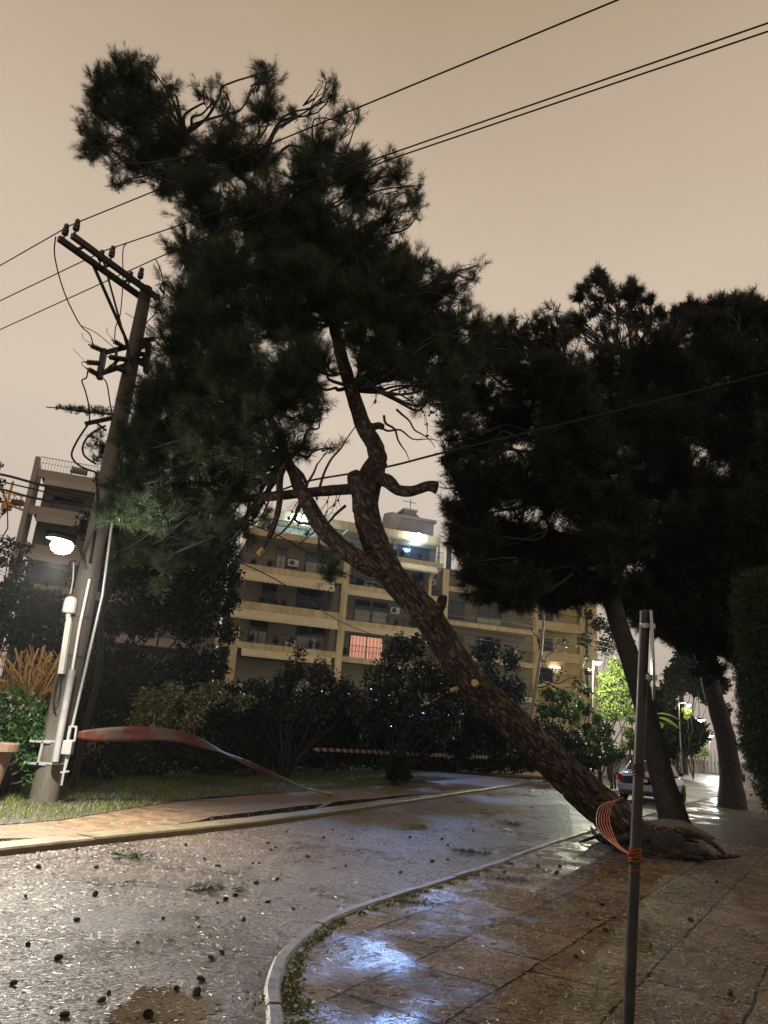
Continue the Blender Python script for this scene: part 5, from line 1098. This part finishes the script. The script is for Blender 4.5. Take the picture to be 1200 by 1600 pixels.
# slender pale tree / planting around the lit garden on the right
sl = empty('slender_tree', G(805,1207), label='slender pale-barked young tree leaning right before the ochre block', cat='tree')
x = MB(); x.tube([A(805,1208,40),A(811,1180,40),A(829,1125,40),(A(838,1067,40)),A(845,1020,40),A(850,960,40),A(853,930,40)], [0.12,0.11,0.10,0.095,0.09,0.07,0.05], 10, 5, 0.08, 3); rel(x.build('trunk', mat('pale_bark',(0.22,0.22,0.22),(0.32,0.31,0.30),scale=5,rough=0.8)), sl)
x = MB()
for i,(a_,b_) in enumerate((((842,1040),(880,1000)),((838,1067),(905,1075)),((838,1067),(870,1045)),((846,1010),(830,965)),((850,960),(870,935)),((850,960),(838,930)),((836,1075),(900,1060)))): twigs(x, A(*a_,40), A(*b_,40), 0.05, 0.015, 0.2, i)
rel(x.build('branches', M['bark_dark']), sl)
rel(crown_leaves('crown', [(852,930,18,40,.35),(872,940,14,40,.25),(880,1005,18,40,.12),(905,1072,22,40,.2),(870,1050,20,40,.12),(838,960,16,40,.15)], M['leaf_dk'], None, 0.8, 0.10), sl)
G_ = 'garden planting beyond the leaning pine'
bush('leafy bush lit green beside the pale slender trunk', 'bush', [(x,y,r,38,f) for x,y,r,f in ((860,1085,18,1),(885,1090,20,1),(905,1100,15,.8),(870,1110,20,1),(895,1120,20,1),(850,1110,20,1))], M['leaf_green'], 0.13, 0.8)
bush('big bush whose leaves glow pale yellow beside the garden lamp', 'bush', [(x,y,r,44,f) for x,y,r,f in ((950,1062,24,1),(975,1055,22,1),(965,1085,26,1),(985,1080,18,1),(940,1085,18,1),(955,1110,26,1),(985,1110,22,1),(960,1040,18,.9),(985,1030,16,.9))], M['leaf_lime'], 0.10, 0.9)
bush('narrow dark cypress standing in front of the glowing bush', 'cypress_tree', [(x,y,r,41,f) for x,y,r,f in ((918,1050,9,1),(917,1080,12,1),(917,1110,13,1),(918,1140,14,1),(918,1170,14,1),(917,1025,6,.9))], M['leaf_dk'], 0.10, 1.2, 'tree')
bush('low green bush in shade under the cypress, its top lit', 'bush', [(x,y,r,36,f) for x,y,r,f in ((935,1125,14,1),(948,1140,16,1),(930,1150,18,1),(950,1165,18,1),(930,1175,18,1))], M['leaf_green'], 0.10, 0.9)
bush('yellow-green bush just above the parked silver car', 'bush', [(x,y,r,39,f) for x,y,r,f in ((985,1125,11,1),(982,1145,13,1),(990,1160,14,1),(978,1165,12,1))], M['leaf_lime'], 0.09, 0.9)
bush('round clipped bush beside the rear window of the silver car', 'bush', [(x,y,r,34,f) for x,y,r,f in ((957,1182,15,1),(970,1178,12,1),(948,1190,10,1))], M['leaf_green'], 0.07, 1.0)
bush('dark hedge row in shadow behind the leaning trunk on the far verge', 'hedge', [(x,y,r,41,f) for x,y,r,f in ((760,1130,34,1),(800,1120,30,1),(830,1140,34,1),(860,1150,34,1),(890,1160,32,1),(780,1165,32,1),(830,1175,30,1),(880,1185,26,1),(750,1170,30,1),(910,1190,18,1),(800,1080,34,1),(760,1070,38,1),(760,1020,34,.9),(800,1030,28,.8),(720,1140,38,1))], M['leaf_dk'], 0.13, 1.0, 'hedge')
bush('dark tree by the distant utility pole', 'broadleaf_tree', [(x,y,r,62,f) for x,y,r,f in ((1050,1075,22,1),(1080,1060,24,1),(1040,1110,26,1),(1065,1130,26,1),(1090,1145,24,1),(1050,1155,24,1),(1080,1165,18,1),(1030,1140,22,1),(1085,1035,18,.9),(1075,1015,14,.7),(1105,1090,16,.9),(1020,1100,18,.8),(1110,1040,20,.9),(1100,1010,18,.9),(1125,1070,20,1),(1060,1040,18,.9),(1130,1110,16,.9),(1120,1000,16,.9),(1010,1060,14,.7),(1012,1130,20,1),(1090,1010,16,1),(1070,990,14,1),(1040,1090,20,1),(1090,1075,20,1),(1075,1030,26,1),(1095,1000,24,1),(1060,1065,24,1),(1047,1052,15,.8),(1105,1050,22,1))], M['leaf_dk'], 0.17, 2.2, 'tree')
bush('dark bush behind the silver car and the bare pine trunk', 'bush', [(x,y,r,50,f) for x,y,r,f in ((1020,1085,18,1),(1008,1105,18,1),(1025,1110,20,1),(1015,1140,22,1),(1035,1160,22,1),(1000,1165,20,1),(1050,1175,16,1),(1010,1185,18,1))], M['leaf_dk'], 0.14, 1.4)
bush('dark tree top against the pink sky left of the post', 'broadleaf_tree', [(x,y,r,56,f) for x,y,r,f in ((935,975,20,.9),(960,985,22,1),(975,1010,22,1),(915,1000,16,.9),(945,1010,20,.9),(920,960,12,.7))], M['leaf_dk'], 0.16, 0.9, 'tree')
bush('low black hedge along the back of the far verge, under the leaning trunk', 'hedge', [(x,1192-(x-480)*0.012,24,38,1) for x in range(470,930,24)]+[(x,1165,26,39,1) for x in range(480,920,30)], M['leaf_dk'], 0.11, 1.2, 'hedge', stems=False)
# broad fern-like fronds lit from below
pf = empty('palm', A(1030,1200,44), label='palm with broad fronds lit yellow-green behind the second trunk', cat='palm')
x = MB()
for k in range(11):
    a = k*0.75; base = A(1026,1128,44); dirv = Vector((math.cos(a)*1.0, math.sin(a)*0.8, 0.0)); pts_ = [base + dirv*s*1.6 + Vector((0,0,0.5*s-1.0*s*s+0.25*(k%3))) for s in (0,0.25,0.5,0.75,1.0)]
    sdd = dirv.cross(Vector((0,0,1))).normalized(); ws = (0.05,0.28,0.34,0.26,0.03); vs = []
    for p,w_ in zip(pts_,ws): vs += [p-sdd*w_-Vector((0,0,w_*0.35)), p, p+sdd*w_-Vector((0,0,w_*0.35))]
    x.add(vs, [f for i in range(4) for f in ((i*3,i*3+1,i*3+4,i*3+3),(i*3+1,i*3+2,i*3+5,i*3+4))])
o = rel(x.build('fronds', M['leaf_lime']), pf); sm_ = o.modifiers.new('thick','SOLIDIFY'); sm_.thickness = 0.01
x = MB(); c = A(1026,1128,44); twigs(x, (c.x,c.y,0), c, 0.14, 0.10, 0.02, 1); rel(x.build('trunk', M['bark_dark']), pf)

# lamps far along the street
def far_lamp(px, py, D, label, power, col, pole=True, em=30, r=0.16, name='street_lamp', arm=0.8):
    c = A(px,py,D); t = empty(name, (c.x-arm,c.y,0), label=label, cat='lamp')
    if pole:
        b = MB(); b.tube([(c.x-arm,c.y,0),(c.x-arm,c.y,c.z+0.1),(c.x-0.05,c.y,c.z+0.22)], [0.07,0.05,0.035], 8); rel(b.build('post', M['galv']), t)
    b = MB(); b.lathe(c, [(0.04,0.22),(r,0.16),(r*1.15,0.06)], 12); rel(b.build('shade', M['galv']), t)
    b = MB(); b.lathe(c, [(r,0.05),(r*0.9,-0.02),(r*0.4,-0.1)], 12); rel(b.build('bulb', emis('bulb_glow', col, em)), t)
    rel(point('bulb_light', c+Vector((0,-0.05,-0.3)), power, col, 0.15), t)
far_lamp(934,1036,41.5, 'white garden lamp shining onto the glowing bush', 2600, (0.95,1.0,0.72), True, 60, 0.2, 'garden_lamp', 0.3)
far_lamp(1076,1102,58, 'street lamp on the distant utility pole lighting yellow leaves', 400, (1,0.96,0.75), True, 40, 0.16)
far_lamp(1096,1126,72, 'street lamp farthest down the street, a small white glow', 900, (1,0.97,0.88), True, 70, 0.3, 'street_lamp', 1.2)
bush('clump of leaves lit yellow right under the distant street lamp', 'bush', [(x,y,r,59,f) for x,y,r,f in ((1076,1112,8,1),(1073,1120,7,1),(1070,1110,6,1))], M['leaf_lime'], 0.12, 0.9)
# lit front garden at the end of the street
bush('round pale shrub lit in the front garden at the street end', 'shrub', [(x,y,r,88,f) for x,y,r,f in ((1096,1172,11,1),(1090,1178,8,1),(1103,1177,9,1))], M['leaf_lime'], 0.14, 1.0, 'shrub')
far_lamp(1112,1150,84, 'lantern lighting the front garden at the street end', 1500, (0.95,1,0.95), True, 30, 0.2, 'garden_lamp', 0.3)
gf = empty('garden_fence', A(1100,1186,92), label='pale post fence behind the lit shrub at the street end', cat='fence')
for i in range(12):
    p = A(1080+i*5.5,1184,92); x = MB(); x.bar(Vector((p.x,p.y,0)), Vector((p.x,p.y,2.6)), 0.22, 0.22); rel(x.build('fence_post', M['stone']), gf)
x = MB(); pa, pb = A(1080,1184,92), A(1141,1184,92); x.bar(Vector((pa.x,pa.y,2.2)), Vector((pb.x,pb.y,2.2)), 0.12, 0.12); rel(x.build('rail', M['stone']), gf)
# distant pole
dp = empty('utility_pole', A(1064,1190,70), label='plain distant utility pole between the far trees', cat='utility pole')
c = A(1063,1054,70); x = MB(); x.tube([(c.x,c.y,0),(c.x,c.y,c.z)], [0.26,0.2], 12); rel(x.build('post', M['pole']), dp)
x = MB(); x.bar((c.x-0.7,c.y-0.2,c.z-0.5),(c.x+0.7,c.y-0.2,c.z-0.5),0.1,0.12); rel(x.build('crossarm', M['iron']), dp)
# pale blocks and the white bin
def stoneblock(px, py, w_, h_, d_, label, name='stone_block', m='stone', legs=False):
    c = G(px,py); t = empty(name, c, rad(-25), label=label, cat=name.replace('_',' '))
    x = MB(); z0_ = 0.12 if legs else 0.0; x.box((-w_/2,-d_/2,z0_),(w_/2,d_/2,h_)); x.build('body', M[m], t, 0.03)
    x = MB(); x.box((-w_/2-0.03,-d_/2-0.03,h_+0.001),(w_/2+0.03,d_/2+0.03,h_+0.06)); x.build('lid' if legs else 'cap', M[m], t, 0.01)
    if legs:
        for sx_ in (-1,1): x = MB(); x.box((sx_*w_*0.35-0.05,-d_*0.4,0),(sx_*w_*0.35+0.05,d_*0.4,0.12)); x.build('leg', M['frame'], t)
stoneblock(923,1213,0.62,0.78,0.5,'small white cabinet on the far verge left of the silver car','cabinet','whitebox',True)
stoneblock(1054,1196,0.9,0.75,0.6,'pale stone block by the road, left one of the pair beyond the car')
stoneblock(1069,1196,0.9,0.7,0.6,'pale stone block by the road, right one of the pair beyond the car')
lw = empty('garden_wall', G(900,1206), label='low pale garden wall behind the white cabinet', cat='wall')
x = MB(); p0, p1 = A(926,1203,50), A(975,1203,50); x.bar(Vector((p0.x,p0.y,0.35)), Vector((p1.x,p1.y+2,0.35)), 0.3, 0.75); rel(x.build('wall', M['stone']), lw)
x = MB(); x.bar(Vector((p0.x,p0.y,0.77)), Vector((p1.x,p1.y+2,0.77)), 0.38, 0.08); rel(x.build('coping', M['stone']), lw)

# ------------------------------------------------------------------ cars
def make_car(name, label, loc, heading, paint, scale=1.0, plate=True):
    t = empty(name, loc, -heading, label=label, cat='car')
    # body: stations along y (rear = 0 .. front = 4.35), half width and heights
    st = [(0.0,0.66,0.36,0.80,0.88),(0.06,0.78,0.28,0.84,0.97),(0.35,0.85,0.22,0.86,1.02),(0.75,0.87,0.22,0.87,1.00),(1.4,0.88,0.22,0.87,0.97),(2.4,0.88,0.22,0.86,0.95),(3.1,0.87,0.22,0.84,0.92),(3.8,0.84,0.22,0.74,0.82),(4.2,0.74,0.26,0.64,0.70),(4.35,0.58,0.34,0.55,0.60)]
    x = MB(); vs = []; n = 14
    for (y,w_,zb_,zm,zt_) in st:
        half = [(0,zb_),(w_*0.85,zb_),(w_*0.97,zb_+0.10),(w_,(zb_+zm)/2),(w_*0.97,zm),(w_*0.86,zt_-0.02),(w_*0.5,zt_),(0,zt_+0.01)]
        ring = half + [(-a,b_) for a,b_ in reversed(half[1:-1])]
        vs += [(a,y,b_) for a,b_ in ring]; n = len(ring)
    x.add(vs, [(i*n+k,i*n+(k+1)%n,(i+1)*n+(k+1)%n,(i+1)*n+k) for i in range(len(st)-1) for k in range(n)]+[tuple(range(n)), tuple(reversed(range((len(st)-1)*n,len(st)*n)))], 0, True)
    body = x.build('body', paint, t)
    # cabin
    cs = [(0.45,0.74,1.00,1.01),(0.75,0.70,0.99,1.22),(1.15,0.64,0.97,1.42),(1.9,0.63,0.95,1.455),(2.45,0.65,0.94,1.38),(2.85,0.70,0.92,1.15),(3.15,0.75,0.90,0.93)]
    x = MB(); vs = []
    for (y,w_,z0_,z1_) in cs:
        wb = 0.83 if 0.7 < y < 2.9 else 0.78
        ring = [(-wb,z0_),(-(wb*0.35+w_*0.65),z0_+(z1_-z0_)*0.6),(-w_*0.93,z1_-0.03),(-w_*0.6,z1_),(w_*0.6,z1_),(w_*0.93,z1_-0.03),((wb*0.35+w_*0.65),z0_+(z1_-z0_)*0.6),(wb,z0_)]
        vs += [(a,y,b_) for a,b_ in ring]
    n = 8; x.add(vs, [(i*n+k,i*n+k+1,(i+1)*n+k+1,(i+1)*n+k) for i in range(len(cs)-1) for k in range(n-1)]+[tuple(range(n)), tuple(reversed(range((len(cs)-1)*n,len(cs)*n)))], 0, True)
    x.build('cabin', paint, t)
    def pane(name, pts_, off_=(0,0,0)):
        g = MB(); p = [Vector(q)+Vector(off_) for q in pts_]; g.add(p, [tuple(range(len(p)))]); o = g.build(name, M['glass'], t); s = o.modifiers.new('thick','SOLIDIFY'); s.thickness = 0.012; s.offset = 0
    pane('rear_window', [(-0.60,0.575,1.06),(0.60,0.575,1.06),(0.54,1.07,1.375),(-0.54,1.07,1.375)], (0,-0.05,0.035))
    pane('windscreen', [(-0.62,3.0,1.05),(0.62,3.0,1.05),(0.55,2.55,1.33),(-0.55,2.55,1.33)], (0,0.05,0.04))
    for s_ in (-1,1):
        pane('side_window', [(s_*0.80,0.95,1.05),(s_*0.80,1.75,1.03),(s_*0.69,1.75,1.36),(s_*0.70,1.2,1.33)], (s_*0.015,0,0)); pane('side_window', [(s_*0.80,1.82,1.03),(s_*0.80,2.72,1.01),(s_*0.71,2.40,1.31),(s_*0.69,1.82,1.36)], (s_*0.015,0,0))
        g = MB(); g.add([(s_*0.56,-0.012,0.70),(s_*0.74,0.03,0.70),(s_*0.80,0.09,0.74),(s_*0.80,0.09,0.93),(s_*0.72,0.02,0.94),(s_*0.58,-0.006,0.86)], [(0,1,4,5),(1,2,3,4)]); o = g.build('tail_light', M['tail'], t); sm_ = o.modifiers.new('thick','SOLIDIFY'); sm_.thickness = 0.03
        g = MB(); g.lathe((s_*0.95,2.62,1.02), [(0.03,-0.06),(0.075,-0.03),(0.08,0.03),(0.04,0.06)], 10, (0,1,0)); g.bar((s_*0.82,2.62,0.98),(s_*0.93,2.62,1.0),0.03,0.04); g.build('mirror', M['paint_dk'], t)
        for y in (0.85,3.45):
            w_ = MB(); w_.lathe((s_*0.78,y,0.31), [(0.20,-0.10),(0.29,-0.10),(0.31,-0.07),(0.31,0.08),(0.29,0.11),(0.20,0.11)], 22, (s_,0,0)); o = w_.build('wheel', M['tyre'], t)
            w_ = MB(); w_.lathe((s_*0.80,y,0.31), [(0.19,-0.06),(0.19,0.07),(0.05,0.085)], 14, (s_,0,0)); w_.build('rim', M['galv'], o)
    g = MB(); g.add([(-0.72,-0.05,0.38),(0.72,-0.05,0.38),(0.82,0.10,0.38),(-0.82,0.10,0.38),(-0.74,-0.06,0.62),(0.74,-0.06,0.62),(0.85,0.10,0.60),(-0.85,0.10,0.60)], [(0,3,2,1),(4,5,6,7),(0,1,5,4),(1,2,6,5),(2,3,7,6),(3,0,4,7)]); g.build('bumper', paint, t, 0.03)
    g = MB(); g.box((-0.76,-0.052,0.33),(0.76,0.05,0.38)); g.build('bumper_lip', M['frame'], t)
    if plate:
        g = MB(); g.box((-0.26,-0.045,0.70),(0.26,-0.03,0.82)); pl = g.build('number_plate', M['plate'], t)
        g = MB(); g.box((-0.255,-0.05,0.705),(-0.20,-0.046,0.815)); g.build('plate_band', M['plateblue'], pl)
    return t
cl = G(963,1246); hdg = rad(33); ca = Vector((math.cos(-hdg), math.sin(-hdg),0))
cloc = Vector((cl.x,cl.y,RZ)) + ca*0.86
make_car('car', 'silver-blue saloon car parked beyond the leaning pine, half hidden by the sign post', cloc, hdg, M['paint'])
c2 = G(1172,1222); make_car('car', 'dark car parked far off at the right beside the hedge', Vector((c2.x+0.6,c2.y+4,RZ)), rad(28), M['paint_dk'])

# ------------------------------------------------------------------ rain haze
hm = bpy.data.materials.new('rain_haze'); hm.use_nodes = True; hn = hm.node_tree; hn.nodes.clear()
ho = hn.nodes.new('ShaderNodeOutputMaterial'); hv_ = hn.nodes.new('ShaderNodeVolumePrincipled'); hv_.inputs['Density'].default_value = 0.0003
hv_.inputs['Color'].default_value = (0.8,0.82,0.85,1); hv_.inputs['Anisotropy'].default_value = 0.5; hn.links.new(hv_.outputs[0], ho.inputs['Volume'])
x = MB(); x.box((-420,-80,-1.2),(420,720,45)); tag(x.build('haze', hm), kind='stuff')
# ------------------------------------------------------------------ fallen pine cones
def cone_mesh():
    b = MB(); b.lathe((0,0,0), [(0.006,-0.045),(0.019,-0.03),(0.022,-0.005),(0.017,0.02),(0.006,0.042)], 10)
    k = 0
    for i in range(12):
        z = -0.04+i*0.0068; r = 0.020*math.sin(math.pi*(i+1.5)/14)+0.006
        for j in range(8):
            a = 2*math.pi*(j/8)+i*0.39; d = Vector((math.cos(a),math.sin(a),0)); s = Vector((-d.y,d.x,0)); c = d*r+Vector((0,0,z))
            b.add([c-s*0.007, c+s*0.007, c+d*0.011+s*0.006+Vector((0,0,0.008)), c+d*0.013+Vector((0,0,0.011)), c+d*0.011-s*0.006+Vector((0,0,0.008))], [(0,1,2,3,4),(4,3,2,1,0)])
    return b
proto = cone_mesh().build('pine_cone', M['cone'])
road_c = [(255,1437),(308,1436),(310,1450),(40,1402),(43,1478),(340,1412),(352,1408),(367,1402),(418,1411),(458,1422),(400,1382),(432,1376),(405,1350),(395,1350),(314,1534),(275,1547),(306,1556),(170,1555),(158,1566),(320,1344),(330,1500),(347,1491),(200,1328),(192,1331),(150,1357),(60,1357),(148,1400),(430,1325),(455,1325),(340,1355),(418,1318),(423,1330),(290,1322),(238,1310),(330,1296),(362,1298),(570,1298),(520,1298),(448,1300),(675,1348),(700,1322),(690,1312),(480,1340),(540,1355),(625,1365),(640,1310),(600,1320),(560,1330),(505,1310),(700,1345),(740,1300),(790,1283),(830,1262),(760,1265),(120,1330),(90,1500),(215,1475),(120,1440),(380,1440),(230,1590),(100,1590),(20,1540),(550,1312)]
slab_c = [(940,1415),(918,1430),(870,1365),(788,1364),(1015,1480),(1140,1555),(875,1355),(1120,1380),(945,1455),(840,1355),(900,1497),(1080,1440)]
k = 0; rr = random.Random(8)
for L_, z_, lab, gp in ((road_c, RZ, 'dark fallen pine cone on the wet road', 'pine cones on the road'), (slab_c, 0.0, 'dark fallen pine cone on the paving slabs', 'pine cones on the pavement')):
    for (x_, y_) in L_:
        o = proto if k == 0 else proto.copy()
        if k: COL.objects.link(o)
        s = rr.uniform(0.36,0.72); p = G(x_, y_, z_); o.location = (p.x, p.y, z_+0.024*s); o.scale = (s*rr.uniform(.75,1.0),s*rr.uniform(.75,1.0),s*rr.uniform(.9,1.25))
        o.rotation_euler = (rad(80)+rr.uniform(-.3,.3), rr.uniform(-.3,.3), rr.uniform(0,6.28)); tag(o, lab, 'pine cone', gp); k += 1
# torn green sprigs lying on the road
sp = None; spl = [(325,1395,'wide green pine sprig lying on the road left of the kerb'),(655,1295,'green pine sprig on the road below the trunk, in the blue reflection'),(735,1335,'green pine sprig on the road beside the near kerb'),(800,1290,'small green pine sprig on the road near the leaning trunk'),(195,1343,'small flat green sprig on the road toward the far kerb')]
for i,(x_,y_,lab) in enumerate(spl):
    p = G(x_,y_,RZ); n = 26; a = RNG.random(n)*6.28; base = np.array([p.x,p.y,RZ+0.02])+np.c_[RNG.normal(0,0.14,n),RNG.normal(0,0.09,n),RNG.random(n)*0.03]
    v = needles(base, np.c_[np.cos(a),np.sin(a),np.full(n,0.15)], 16, 0.08, 0.09, 0.006, 0.55); v[:,2] = np.maximum(v[:,2], RZ+0.004)
    t = empty('pine_sprig', (p.x,p.y,RZ), label=lab, cat='sprig', group='pine sprigs on the road'); rel(npmesh('needles', v, 3, M['grass'] if i in (1,) else M['needle']), t)
    b = MB(); twigs(b, (p.x-0.15,p.y-0.03,RZ+0.015), (p.x+0.14,p.y+0.05,RZ+0.025), 0.007, 0.003, 0.15, i); rel(b.build('twig', M['bark_dark']), t)
# green weeds at the tree pit
q = G(985,1322); p = np.c_[RNG.normal(q.x,0.12,240),RNG.normal(q.y,0.1,240),RNG.uniform(0.02,0.16,240)]
wd = npmesh('weed', leaves(p, 0.03, 0.5), 4, M['leaf_green']); tag(wd, 'small tuft of green weeds at the foot of the leaning trunk', 'weed')
